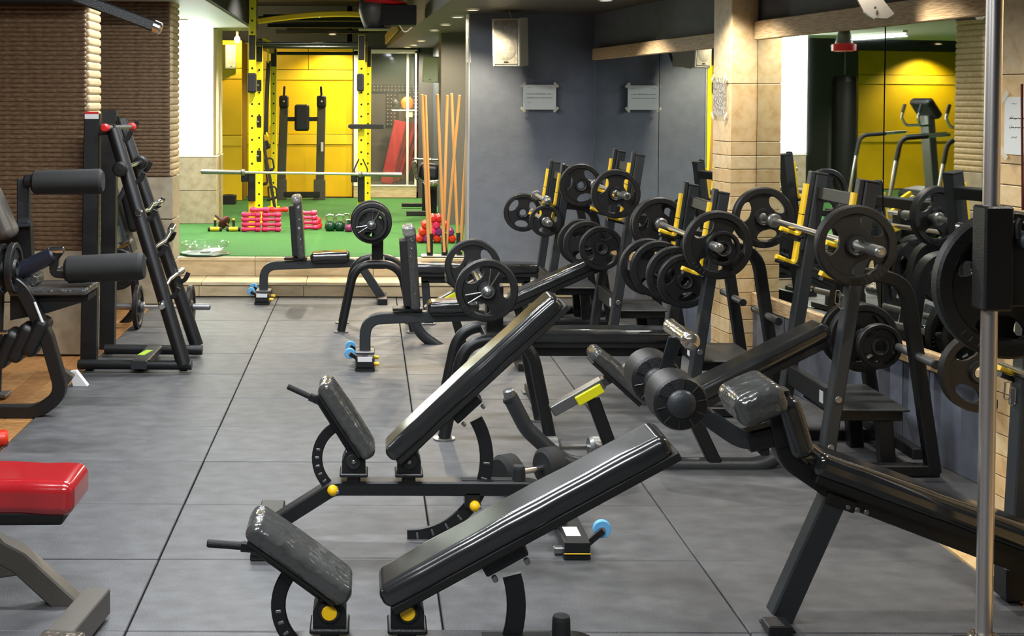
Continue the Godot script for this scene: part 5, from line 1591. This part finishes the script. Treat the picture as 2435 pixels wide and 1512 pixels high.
func vinyl_dumbbell(c: Vector3, m: String, label: String, group: String, end_on := false, tilt := 0.0) -> void:
	var t := thing("vinyl_dumbbell", label, "dumbbell", c, group)
	if bell_mesh.is_empty():
		var r := 0.030
		bell_mesh["head"] = sh().lathe([Vector2(0, -0.036), Vector2(r * 0.66, -0.034), Vector2(r, -0.016), Vector2(r, 0.016), Vector2(r * 0.6, 0.036)], Vector3.ZERO, Basis(Vector3.BACK, PI / 2), 7).mesh()
		bell_mesh["grip"] = sh().lathe([Vector2(0.023, -0.05), Vector2(0.019, 0.0), Vector2(0.023, 0.05)], Vector3.ZERO, Basis(Vector3.BACK, PI / 2), 10, true).mesh()
		bell_mesh["big"] = sh().lathe([Vector2(0, -0.034), Vector2(0.024, -0.032), Vector2(0.041, -0.014), Vector2(0.041, 0.016), Vector2(0.024, 0.034), Vector2(0.0, 0.034)], Vector3.ZERO, Basis(Vector3.BACK, PI / 2), 8).mesh()
	piece(bell_mesh["grip"], "grip", m, t, Transform3D())
	for s in [-1, 1]:
		piece(bell_mesh["big" if end_on else "head"], "head", m, t, Transform3D(Basis(Vector3.UP, 0.0 if s > 0 else PI), Vector3(0.068 * s, 0, 0)))
	t.rotation.y = PI / 2 if end_on else 0.0
	t.rotation.z = tilt


func turf_things() -> void:
	var g := "pink vinyl dumbbells stacked on the turf"
	var y0 := 0.304
	# first stack: two columns, four high, two on top
	for k in 8:
		var col := k / 4
		var row := k % 4
		var p: Vector3 = Vector3(-1.232, 0.304, -13.3) if col == 0 else Vector3(-1.019, 0.304, -13.307)
		vinyl_dumbbell(p + Vector3(0.004 * (row % 2), 0.027 + 0.0515 * row, 0), "pink_vinyl", "pink dumbbell, %s from the bottom in the %s column of the left stack" % [["first", "second", "third", "fourth"][row], ["left", "right"][col]], g)
	var p: Vector3 = Vector3(-1.143, 0.304, -13.303)
	vinyl_dumbbell(p + Vector3(0, 0.027 + 0.0515 * 4, 0), "pink_vinyl", "pink dumbbell lying on top of the left stack", g)
	vinyl_dumbbell(Vector3(-0.953, 0.304, -13.309) + Vector3(0.01, 0.027 + 0.0515 * 4, -0.02), "red_vinyl", "red dumbbell lying on top of the left stack", g)
	for k in 4:
		vinyl_dumbbell(Vector3(-0.63, 0.304, -13.538) + Vector3(-0.006 * k, 0.027 + 0.0515 * k, 0), "pink_vinyl", "pink dumbbell, %s from the bottom of the middle stack" % ["first", "second", "third", "fourth"][k], g)
	for k in 2:
		vinyl_dumbbell(Vector3(-0.534, 0.304, -13.631) + Vector3(-0.01 * k, 0.027 + 0.0515 * k, -0.06), "red_vinyl", ["red dumbbell at the right foot of the middle stack", "red dumbbell upon the one at the right foot of the middle stack"][k], g, true)
	# kettlebells
	var ks := [[Vector3(-0.4, 0.304, -13.414), "kettle_green", 0.06, "leftmost dark green kettlebell"], [Vector3(-0.297, 0.304, -13.418), "kettle_green", 0.06, "dark green kettlebell in the middle of the row"], [Vector3(-0.23, 0.304, -13.687), "kettle_green", 0.055, "dark green kettlebell behind the purple one"], [Vector3(-0.201, 0.304, -13.335), "kettle_purple", 0.045, "small purple kettlebell beside the plate stand"]]
	for k in ks:
		var t := thing("kettlebell", k[3], "kettlebell", k[0], "kettlebells on the turf")
		var r: float = k[2]
		part(sh().lathe([Vector2(0, 0), Vector2(r * 0.65, 0), Vector2(r * 0.92, r * 0.35), Vector2(r, r * 0.8), Vector2(r * 0.85, r * 1.35), Vector2(r * 0.45, r * 1.75), Vector2(0, r * 1.8)], k[0], Basis(), 18, true), "body", k[1], t)
		part(sh().tube(bend([k[0] + Vector3(-r * 0.55, r * 1.4, 0), k[0] + Vector3(-r * 0.75, r * 2.85, 0), k[0] + Vector3(r * 0.75, r * 2.85, 0), k[0] + Vector3(r * 0.55, r * 1.4, 0)], r * 0.6), r * 0.2, 10), "handle", "chrome", t)
	# push-up bars and the roller wheel
	for k in 2:
		var c: Vector3 = [Vector3(-1.618, 0.304, -13.33), Vector3(-1.423, 0.304, -13.337)][k]
		var t := thing("push_up_bar", ["left yellow push-up bar with black feet on the turf", "right yellow push-up bar with black feet on the turf"][k], "push-up bar", c, "push-up bars")
		part(sh().rod(c + Vector3(-0.05, 0.025, 0), c + Vector3(0.05, 0.025, 0), 0.024, 14), "base_tube", "yellow_plastic", t)
		for s in [-1, 1]:
			part(sh().rod(c + Vector3(0.048 * s, 0.022, 0), c + Vector3(0.075 * s, 0.022, 0), 0.022, 12), "foot", "rubber_grip", t)
		part(sh().rod(c + Vector3(0, 0.03, -0.02), c + Vector3(0, 0.12, -0.02), 0.014, 12), "post", "rubber_grip", t)
		part(sh().rod(c + Vector3(0, 0.115, -0.02), c + Vector3(0, 0.135, -0.02), 0.014, 12), "post_cap", "yellow_plastic", t)
	var aw: Vector3 = Vector3(-1.545, 0.304, -13.552)
	var t := thing("roller_wheel", "maroon ab roller wheel leaning behind the push-up bars", "roller", aw)
	var ax := Vector3(0.75, -0.52, 0.45).normalized()
	var wc := aw + Vector3(0, 0.074, 0)
	part(sh().lathe([Vector2(0, -0.022), Vector2(0.065, -0.022), Vector2(0.078, -0.01), Vector2(0.078, 0.01), Vector2(0.065, 0.022), Vector2(0, 0.022)], wc, along(ax), 24), "wheel", "maroon", t)
	part(sh().rod(wc - ax * 0.14, wc + ax * 0.14, 0.013, 12), "handle", "maroon", t)
	# shallow clear dish on a dark mat
	var dc: Vector3 = Vector3(-1.469, 0.304, -11.382)
	t = thing("balance_dish", "shallow clear dish with white ring on a dark green disc at the turf's edge", "dish", dc)
	part(sh().lathe([Vector2(0, 0.0), Vector2(0.22, 0.0), Vector2(0.225, 0.006), Vector2(0.215, 0.014), Vector2(0.0, 0.014)], dc, Basis(), 40), "disc", "kettle_green", t)
	part(sh().lathe([Vector2(0.06, 0.016), Vector2(0.14, 0.03), Vector2(0.205, 0.065), Vector2(0.222, 0.105), Vector2(0.216, 0.105), Vector2(0.20, 0.068), Vector2(0.135, 0.035), Vector2(0.06, 0.02)], dc, Basis(), 40, true), "dish", "glass", t)
	part(sh().lathe([Vector2(0.042, 0.014), Vector2(0.05, 0.024), Vector2(0.042, 0.026), Vector2(0.034, 0.016)], dc, Basis(), 24), "ring", "sticker_white", t)
	# wooden sticks in their three-tube stand
	var b: Vector3 = Vector3(0.689, 0.304, -11.258)
	t = thing("stick_stand", "three black tubes on a steel plate holding wooden sticks", "stand", b)
	part(sh().box(b + Vector3(0.0, 0.005, 0), Vector3(0.42, 0.01, 0.16)), "plate", "steel_dull", t)
	for k in 3:
		var c := b + Vector3([-0.132, 0.0, 0.135][k], 0.01, [0.01, 0.01, -0.05][k])
		part(sh().lathe([Vector2(0.0, 0.0), Vector2(0.028, 0.0), Vector2(0.028, 0.195), Vector2(0.024, 0.195), Vector2(0.024, 0.01), Vector2(0.0, 0.01)], c, Basis(), 18), "tube", "rubber_grip", t)
	var sk := [[Vector3(0.548, 0.342, -11.22), Vector3(0.478, 1.752, -11.25)], [Vector3(0.567, 0.34, -11.24), Vector3(0.513, 1.745, -11.35)], [Vector3(0.686, 0.343, -11.22), Vector3(0.617, 1.752, -11.25)], [Vector3(0.676, 0.34, -11.24), Vector3(0.713, 1.745, -11.35)], [Vector3(0.699, 0.34, -11.24), Vector3(0.812, 1.745, -11.2)], [Vector3(0.816, 0.333, -11.3), Vector3(0.754, 1.761, -11.4)], [Vector3(0.835, 0.333, -11.3), Vector3(0.902, 1.757, -11.25)]]
	for k in sk.size():
		var s := thing("wooden_stick", "wooden exercise stick, %s from the left by its top end" % ["first", "second", "third", "fourth", "sixth", "fifth", "seventh"][k], "stick", sk[k][0], "wooden sticks in the stand")
		var ro: float = 0.0165 if k == 6 else 0.0135
		part(sh().rod(sk[k][0], sk[k][1], ro, 12), "shaft", "stick_wood", s)
	# pile of coloured dumbbells seen end on
	var balls := [[0.507, 0, "orange_vinyl"], [0.573, 0, "purple_vinyl"], [0.680, 0, "orange_vinyl"], [0.825, 0, "orange_vinyl"], [0.540, 1, "orange_vinyl"], [0.631, 1, "pink_vinyl"], [0.693, 1, "purple_vinyl"], [0.808, 1, "purple_vinyl"], [0.565, 2, "orange_vinyl"], [0.672, 2, "pink_vinyl"], [0.763, 2, "red_vinyl"], [0.639, 3, "red_vinyl"], [0.701, 3, "red_vinyl"]]
	var rows := ["bottom", "second", "third", "top"]
	var seen := {}
	for q in balls:
		var row: int = q[1]
		seen[row] = seen.get(row, 0) + 1
		var c := v3(q[0], 0.304 + 0.041 + 0.066 * row, 12.37)
		vinyl_dumbbell(c, q[2], "%s dumbbell end, %s from the left in the %s row of the pile" % [{"orange_vinyl": "red orange", "purple_vinyl": "purple", "pink_vinyl": "pink", "red_vinyl": "red"}[q[2]], ["first", "second", "third", "fourth"][seen[row] - 1], rows[row]], "coloured dumbbells piled behind the sticks", true, 0.0)
	# wrapped bench machine beside the window
	var mb: Vector3 = Vector3(0.708, 0.304, -15.633)
	t = thing("preacher_bench", "wrapped bench machine with chrome bar behind the wooden sticks", "machine", mb)
	part(sh().box(Vector3(0.598, 0.304, -16.177) + Vector3(0.02, 0.045, -0.1), Vector3(0.36, 0.05, 0.07)), "base_bar", "powder_black", t)
	part(sh().box(Vector3(0.588, 0.304, -15.226) + Vector3(0.02, 0.03, 0), Vector3(0.28, 0.055, 0.07)), "base_bar", "powder_black", t)
	part(sh().box(Vector3(0.719, 0.304, -15.633) + Vector3(0, 0.19, 0), Vector3(0.09, 0.38, 0.09)), "post", "powder_black", t)
	part(sh().box(Vector3(0.813, 0.304, -15.637) + Vector3(0, 0.19, -0.05), Vector3(0.09, 0.38, 0.07)), "post", "powder_black", t)
	part(sh().pad(Vector3(0.732, 0.846, -15.1), Vector3(0.24, 0.20, 0.34), rz(-6.0), 0.06), "arm_pad", "navy_vinyl", t)
	part(sh().pad(Vector3(0.773, 0.72, -15.1), Vector3(0.20, 0.09, 0.30), rz(4.0), 0.03), "seat_pad", "chrome_wrapped", t)
	part(sh().pad(Vector3(0.567, 0.866, -15), Vector3(0.05, 0.22, 0.26), rz(12.0), 0.02), "side_pad", "crumpled_film", t)
	part(sh().rod(Vector3(0.551, 1.002, -15), Vector3(0.847, 0.993, -15), 0.012, 10), "chrome_bar", "chrome", t)
	part(sh().rod(Vector3(0.692, 0.992, -15), Vector3(0.757, 0.992, -15), 0.022, 12), "bar_sleeve", "chrome_wrapped", t)


func store_room() -> void:
	# white framed window beside the yellow wall, with a store behind it
	var x0 := -0.205
	var x1 := 0.70
	var z := 18.12
	var f := struct("window", sh().box(v3((x0 + x1) / 2, 2.40, z), Vector3(x1 - x0, 0.055, 0.08)), "frame_white", "white framed store window beside the yellow wall")
	part(sh().box(v3(x0 + 0.03, 1.36, z), Vector3(0.06, 2.1, 0.08)), "jamb", "frame_white", f)
	part(sh().box(v3(x1 - 0.015, 1.36, z), Vector3(0.03, 2.1, 0.08)), "jamb", "frame_white", f)
	part(sh().box(v3((x0 + x1) / 2, 0.385, z), Vector3(x1 - x0, 0.165, 0.09)), "base_panel", "travertine_pale", f)
	part(sh().box(v3((x0 + x1) / 2, 0.475, z), Vector3(x1 - x0, 0.02, 0.11)), "sill", "frame_white", f)
	part(sh().box(v3((x0 + x1) / 2, 1.43, z + 0.02), Vector3(x1 - x0 - 0.08, 1.88, 0.006), Basis(), 0.0), "pane", "glass", f)
	struct("wall_store", sh().box(v3(0.3, 1.4, 19.35), Vector3(1.9, 2.4, 0.1)), "store_board", "brown grey back wall of the store")
	struct("wall_store", sh().box(v3(-0.66, 1.4, 18.85), Vector3(0.1, 2.4, 1.0)), "store_board", "left side wall of the store")
	struct("wall_store", sh().box(v3(1.2, 1.4, 18.85), Vector3(0.1, 2.4, 1.0)), "store_board", "right side wall of the store")
	struct("ceiling", sh().box(v3(0.3, 2.6, 18.85), Vector3(2.0, 0.1, 1.1)), "ceiling_dark", "ceiling of the store")
	struct("floor", sh().box(v3(0.3, 0.42, 18.80), Vector3(2.0, 0.1, 1.1)), "store_board", "raised floor of the store")
	downlight(v3(0.2, 2.54, 18.55), 3.4, "downlight inside the store behind the framed window", 66.0)
	# shelf post, shelf with the orange ball
	var s := thing("store_shelf", "white shelf on a post inside the store window", "shelf", v3(0.60, 0.472, 18.45))
	part(sh().box(v3(0.575, 1.42, 18.35), Vector3(0.035, 1.90, 0.035)), "post", "frame_white", s)
	part(sh().box(v3(0.53, 1.555, 18.5), Vector3(0.36, 0.02, 0.34)), "board", "frame_white", s)
	part(sh().box(v3(0.60, 1.50, 18.36), Vector3(0.10, 0.09, 0.02)), "bracket", "travertine_pale", s)
	var b := thing("orange_ball", "orange ball on the shelf inside the store window", "ball", v3(0.575, 1.566, 18.5))
	part(sh().ball(v3(0.575, 1.662, 18.5), 0.096, 20), "shell", "orange_ball", b)
	part(sh().tube(arc(v3(0.575, 1.662, 18.5), 0.0965, 0.0, 350.0, 20), 0.002, 5), "seam", "maroon", b)
	var dk := thing("dark_ball", "dark ball beside the orange one on the store shelf", "ball", v3(0.41, 1.566, 18.5))
	part(sh().ball(v3(0.42, 1.645, 18.55), 0.078, 16), "shell", "black_vinyl", dk)
	# studded massage mats hanging on the back wall
	var pm := thing("studded_mat", "dark brown studded mats hanging on the store's back wall", "mat", v3(0.25, 1.35, 19.28))
	for r in [[-0.16, 1.02, 1.82, 1.94], [0.27, 0.46, 1.30, 1.82], [-0.19, -0.10, 1.30, 1.94], [0.62, 1.02, 1.45, 1.82]]:
		part(sh().box(v3((r[0] + r[1]) / 2, (r[2] + r[3]) / 2, 19.285), Vector3(r[1] - r[0], r[3] - r[2], 0.02)), "backing", "roller_brown", pm)
		var st := sh()
		var y: float = r[2] + 0.035
		while y < r[3]:
			var x: float = r[0] + 0.03
			while x < r[1]:
				st.ball(v3(x, y, 19.27), 0.013, 6)
				x += 0.055
			y += 0.055
		part(st, "studs", "roller_stud", pm).set_meta("kind", "stuff")
	# red mats leaning in the window
	var wd := [0.18, 0.10, 0.09, 0.09, 0.08]
	var at := 0.165
	for k in 5:
		var m := thing("exercise_mat", ["wide front red mat leaning in the store window", "second red mat from the left in the store window", "third red mat from the left in the store window", "fourth red mat from the left in the store window", "rightmost dark red mat in the store window"][k], "mat", v3(at + wd[k] / 2, 0.472, 18.45), "red mats leaning in the window")
		var bs := rz(-13.0 - 2.0 * k)
		part(sh().box(v3(at + wd[k] / 2 + 0.115, 0.472 + 0.47, 18.42 + 0.05 * k), Vector3(wd[k] - 0.01, 0.94 - 0.02 * k, 0.045), bs, 0.01), "foam", ["mat_red", "mat_red_dark", "mat_red", "mat_red_dark", "mat_red"][k], m)
		part(sh().box(v3(at + wd[k] + 0.115, 0.472 + 0.47, 18.42 + 0.05 * k), Vector3(0.022, 0.92 - 0.02 * k, 0.05), bs, 0.003), "cover_edge", "mat_red_dark", m)
		at += wd[k] * 0.78


func speaker(c: Vector3, w: float, h: float, d: float, b: Basis, m: String, g: String, label: String) -> Node3D:
	var t := thing("wall_speaker", label, "speaker", c, "wall speakers")
	part(sh().prism([Vector2(-w / 2, 0.0), Vector2(w / 2, 0.0), Vector2(w * 0.47, -d), Vector2(-w * 0.36, -d)], c, h, b * Basis(Vector3.RIGHT, Vector3.BACK, Vector3.UP)), "cabinet", m, t)
	part(sh().pad(c + b.z * 0.006, Vector3(w, h, 0.03), b, 0.014, 3, 0.0, 2), "front_frame", m, t)
	var gr := part(sh().pad(c + b.z * 0.014, Vector3(w * 0.88, h * 0.92, 0.022), b, 0.01, 2, 0.0, 2), "grille", g, t)
	part(sh().lathe([Vector2(0, 0.004), Vector2(w * 0.36, 0.004), Vector2(w * 0.40, 0.0), Vector2(w * 0.42, -0.004)], c + b.z * 0.023 - b.y * h * 0.14, b * Basis(Vector3.RIGHT, PI / 2), 28, true), "woofer_disc", g, gr)
	part(sh().box(c + b.z * 0.026 - b.y * h * 0.40, Vector3(w * 0.16, h * 0.025, 0.003), b, 0.0005), "badge", "hole_black", gr)
	for s in [-1, 1]:
		part(sh().rod(c + b * Vector3(w * 0.40 * s, -h * 0.45, 0.018), c + b * Vector3(w * 0.40 * s, -h * 0.45, 0.024), 0.004, 6), "screw", "hole_black", gr)
	return t


func wall_things() -> void:
	var wb := Basis(Vector3.UP, deg_to_rad(5.7))
	# speaker on the grey wall
	var c: Vector3 = Vector3(1.156, 2.182, -10.55)
	var b := Basis(Vector3.UP, deg_to_rad(-26.0)) * Basis(Vector3.RIGHT, deg_to_rad(4.0))
	var s := speaker(c, 0.245, 0.405, 0.21, b, "speaker_white", "speaker_grille", "large white speaker on the grey wall, dusty grille")
	part(sh().bar([c + b * Vector3(0.0, -0.20, -0.10), c + Vector3(0.10, -0.16, -0.30), c + Vector3(0.10, 0.0, -0.42)], 0.03, 0.02), "bracket", "steel_dull", s)
	part(sh().tube(bend([c + b * Vector3(0.02, 0.20, -0.08), c + Vector3(0.02, 0.30, -0.12), c + Vector3(0.03, 0.36, -0.12)], 0.05), 0.005, 6), "cable", "frame_white", s)
	# notice taped to the grey wall
	notice_sheet(Vector3(1.489, 1.728, -10.962), 0.292, 0.215, wb, "paper", "sheet with two lines of bold script taped to the grey wall")
	# small fixture on the edge of the grey wall
	var fx := thing("wall_fixture", "narrow white plastic fixture on the edge of the grey wall", "fixture", Vector3(0.883, 2.132, -11))
	part(sh().pad(Vector3(0.88, 2.132, -11), Vector3(0.025, 0.225, 0.10), rz(2.0), 0.01), "cover", "frame_white", fx)
	part(sh().box(Vector3(0.873, 2.037, -11), Vector3(0.026, 0.03, 0.08)), "lip", "speaker_grey", fx)
	# speakers further back
	speaker(Vector3(0.746, 2.067, -15), 0.195, 0.31, 0.16, Basis(Vector3.UP, -0.25) * Basis(Vector3.BACK, -0.05), "speaker_grey", "speaker_grey", "grey green speaker on the blue wall behind the sticks")
	speaker(Vector3(-1.887, 2.288, -17.3), 0.16, 0.33, 0.13, Basis(Vector3.UP, 0.5), "speaker_grey", "speaker_grey", "grey speaker beside the hanging bulb")
	# bulb on the pilaster
	var bc: Vector3 = Vector3(-1.753, 2.505, -16.9)
	var t := thing("hanging_bulb", "bare glowing bulb in front of the yellow pilaster", "lamp", bc)
	part(sh().ball(bc, 0.042, 14, Vector3(1, 1.2, 1)), "bulb", "lamp_warm", t)
	part(sh().rod(bc + Vector3(0, 0.045, 0), bc + Vector3(0, 0.11, 0), 0.018, 10), "socket", "frame_white", t)
	part(sh().rod(bc + Vector3(0, 0.11, 0), Vector3(bc.x, 3.05, bc.z), 0.004, 6), "flex", "hole_black", t)
	var l := OmniLight3D.new()
	l.name = "bulb_light"
	l.light_energy = 0.8
	l.light_color = Color(1.0, 0.88, 0.66)
	l.omni_range = 20.0
	l.omni_attenuation = 2.0
	l.light_size = 0.04
	l.shadow_enabled = true
	add_child(l)
	l.position = bc
	# plastic sleeves on the tiled pillars
	var pb := wall_basis()
	notice_sheet(v3(wall_x(7.94, 0.178), 1.725, 7.94), 0.20, 0.24, Basis(-pb.x, Vector3.UP, -pb.z), "clear_film", "crumpled clear film taped to the side of the tiled pillar")
	notice_sheet(v3(wall_x(4.955, 0.208), 1.60, 4.955), 0.30, 0.23, Basis(-pb.x, Vector3.UP, -pb.z), "paper_glossy", "notice in a glossy sleeve on the pillar at the right edge")
	# extractor with a red ring under the ceiling
	var d: Vector3 = Vector3(0.14, 2.468, -11.7)
	t = thing("extractor_fan", "grey extractor with red ring and black box under the ceiling", "fan", d)
	part(sh().lathe([Vector2(0.0, 0.16), Vector2(0.13, 0.16), Vector2(0.14, 0.06), Vector2(0.12, -0.02), Vector2(0.09, -0.10), Vector2(0.0, -0.11)], d + Vector3(-0.09, 0, 0), Basis(), 24, true), "body", "duct_grey", t)
	part(sh().lathe([Vector2(0.12, 0.165), Vector2(0.21, 0.15), Vector2(0.213, 0.135), Vector2(0.12, 0.125)], d + Vector3(0, -0.01, 0), rz(-3.0), 32), "ring", "duct_red", t)
	part(sh().box(d + Vector3(0.14, 0.01, -0.02), Vector3(0.32, 0.18, 0.30)), "motor_box", "ceiling_black", t)
	part(sh().box(d + Vector3(-0.08, -0.117, 0), Vector3(0.30, 0.012, 0.26)), "flange", "duct_grey", t)
	part(sh().rod(d + Vector3(-0.05, 0.14, 0), Vector3(d.x - 0.05, 3.06, d.z), 0.02, 10), "drop_rod", "duct_grey", t)
	part(sh().tube(bend([d + Vector3(0.14, -0.07, 0.1), d + Vector3(0.19, -0.16, 0.1), d + Vector3(0.26, -0.1, 0.1)], 0.05), 0.006, 6), "cable", "frame_white", t)
	# curved bracket above the near mirror
	t = thing("curved_bracket", "curved beige grey bracket hanging over the wooden mirror trim", "bracket", v3(2.45, 2.18, 6.0))
	var bz: Vector3 = Vector3(2.402, 2.137, -6)
	part(sh().prism([Vector2(-0.085, 0.29), Vector2(-0.082, 0.05), Vector2(-0.05, -0.015), Vector2(0.0, -0.048), Vector2(0.055, -0.052), Vector2(0.085, -0.03), Vector2(0.04, 0.03), Vector2(0.02, 0.10), Vector2(0.02, 0.29)], bz, 0.10, Basis(Vector3.UP, -0.35)), "arm", "grey_frame", t)
	part(sh().box(bz + Vector3(-0.02, 0.0, 0.055), Vector3(0.012, 0.012, 0.004)), "slot", "hole_black", t)


func notice_sheet(c: Vector3, w: float, h: float, b: Basis, m: String, label: String) -> void:
	var t := thing("notice", label, "notice", c, "sheets taped to walls and pillars")
	var s := sh()
	s.flat([c + b * Vector3(-w / 2, -h / 2, 0.003), c + b * Vector3(w / 2, -h / 2, 0.003), c + b * Vector3(w / 2, h / 2, 0.003), c + b * Vector3(-w / 2, h / 2, 0.003)], b.z, [Vector2(0, 1), Vector2(1, 1), Vector2(1, 0), Vector2(0, 0)])
	s.flat([c + b * Vector3(-w / 2, -h / 2, 0.002), c + b * Vector3(w / 2, -h / 2, 0.002), c + b * Vector3(w / 2, h / 2, 0.002), c + b * Vector3(-w / 2, h / 2, 0.002)], -b.z, [Vector2(0, 0.02), Vector2(0.02, 0.02), Vector2(0.02, 0), Vector2(0, 0)])
	part(s, "sheet", m, t)
	for k in [[-1, -1], [1, -1], [1, 1], [-1, 1]]:
		part(sh().box(c + b * Vector3(w / 2 * k[0], h / 2 * k[1], 0.004), Vector3(0.055, 0.022, 0.001), b * rz(45.0 * k[0] * -k[1]), 0.0), "tape", "tape", t)


# machines left of the lit panel, seen only in the mirror
func cardio_corner() -> void:
	var e := v3(-2.14, 2.31, 13.1)
	var ex := thing("extractor_fan", "extractor with red ring under the pale ceiling, seen in the mirror", "fan", e)
	part(sh().lathe([Vector2(0.0, 0.19), Vector2(0.06, 0.19), Vector2(0.10, 0.02), Vector2(0.07, -0.05), Vector2(0.0, -0.055)], e, Basis(), 20, true), "body", "duct_grey", ex)
	part(sh().lathe([Vector2(0.08, 0.05), Vector2(0.13, 0.03), Vector2(0.13, -0.04), Vector2(0.08, -0.05)], e, Basis(), 24), "ring", "duct_red", ex)
	for k in 2:
		var o := v3([-2.95, -2.55][k], 0.304, [13.35, 12.15][k])
		var t := thing("treadmill", ["treadmill with chrome rails seen in the mirror, farther one", "treadmill with chrome rails seen in the mirror, nearer one"][k], "treadmill", o, "cardio machines in the mirror")
		part(sh().box(o + Vector3(0.0, 0.09, 0), Vector3(1.25, 0.12, 0.62)), "deck", "black_board", t)
		part(sh().box(o + Vector3(0.05, 0.153, 0), Vector3(1.1, 0.006, 0.46)), "belt", "rubber_grip", t)
		part(sh().pad(o + Vector3(-0.52, 0.26, 0), Vector3(0.34, 0.26, 0.62), rz(-8.0), 0.08), "motor_hood", "black_vinyl", t)
		part(sh().ball(o + Vector3(-0.42, 0.34, 0.26), 0.05, 12, Vector3(1, 1, 0.4)), "hood_badge", "yellow_cap", t)
		for s in [-1, 1]:
			part(sh().bar([o + Vector3(0.35, 0.12, 0.33 * s), o + Vector3(-0.05, 0.34, 0.33 * s)], 0.04, 0.10), "side_shell", "yellow_plastic", t)
			part(sh().tube(bend([o + Vector3(0.30, 0.10, 0.36 * s), o + Vector3(0.12, 1.0, 0.36 * s), o + Vector3(-0.5, 1.04, 0.34 * s)], 0.14), 0.019, 10), "hand_rail", "chrome", t)
			part(sh().tube(bend([o + Vector3(0.17, 0.76, 0.36 * s), o + Vector3(0.12, 1.0, 0.36 * s), o + Vector3(-0.22, 1.02, 0.35 * s)], 0.14), 0.024, 10), "rail_grip", "rubber_grip", t)
			part(sh().tube(bend([o + Vector3(-0.55, 1.13, 0.03 * s), o + Vector3(-0.32, 1.12, 0.12 * s), o + Vector3(-0.28, 1.22, 0.14 * s), o + Vector3(-0.32, 1.34, 0.14 * s)], 0.06), 0.016, 10), "horn_bar", "chrome", t)
			part(sh().rod(o + Vector3(-0.29, 1.27, 0.14 * s), o + Vector3(-0.325, 1.37, 0.14 * s), 0.02, 10), "horn_grip", "rubber_grip", t)
		part(sh().bar([o + Vector3(-0.62, 0.30, 0), o + Vector3(-0.52, 1.24, 0)], 0.14, 0.10), "mast", "steel_dull", t)
		part(sh().pad(o + Vector3(-0.50, 1.32, 0), Vector3(0.10, 0.27, 0.34), rz(-38.0), 0.04), "console", "black_vinyl", t)
	var p := v3(-5.2, 0.304, 17.2)
	var b := thing("punching_bag", "tall black punching bag against the dark wall seen in the mirror", "punching bag", p)
	part(sh().lathe([Vector2(0, 0.0), Vector2(0.17, 0.02), Vector2(0.18, 0.1), Vector2(0.18, 1.7), Vector2(0.16, 1.78), Vector2(0, 1.8)], p, Basis(), 24), "bag", "black_vinyl", b)
	part(sh().rod(p + Vector3(0, 1.78, 0), Vector3(p.x, 3.06, p.z), 0.008, 8), "chain", "steel_dull", b)
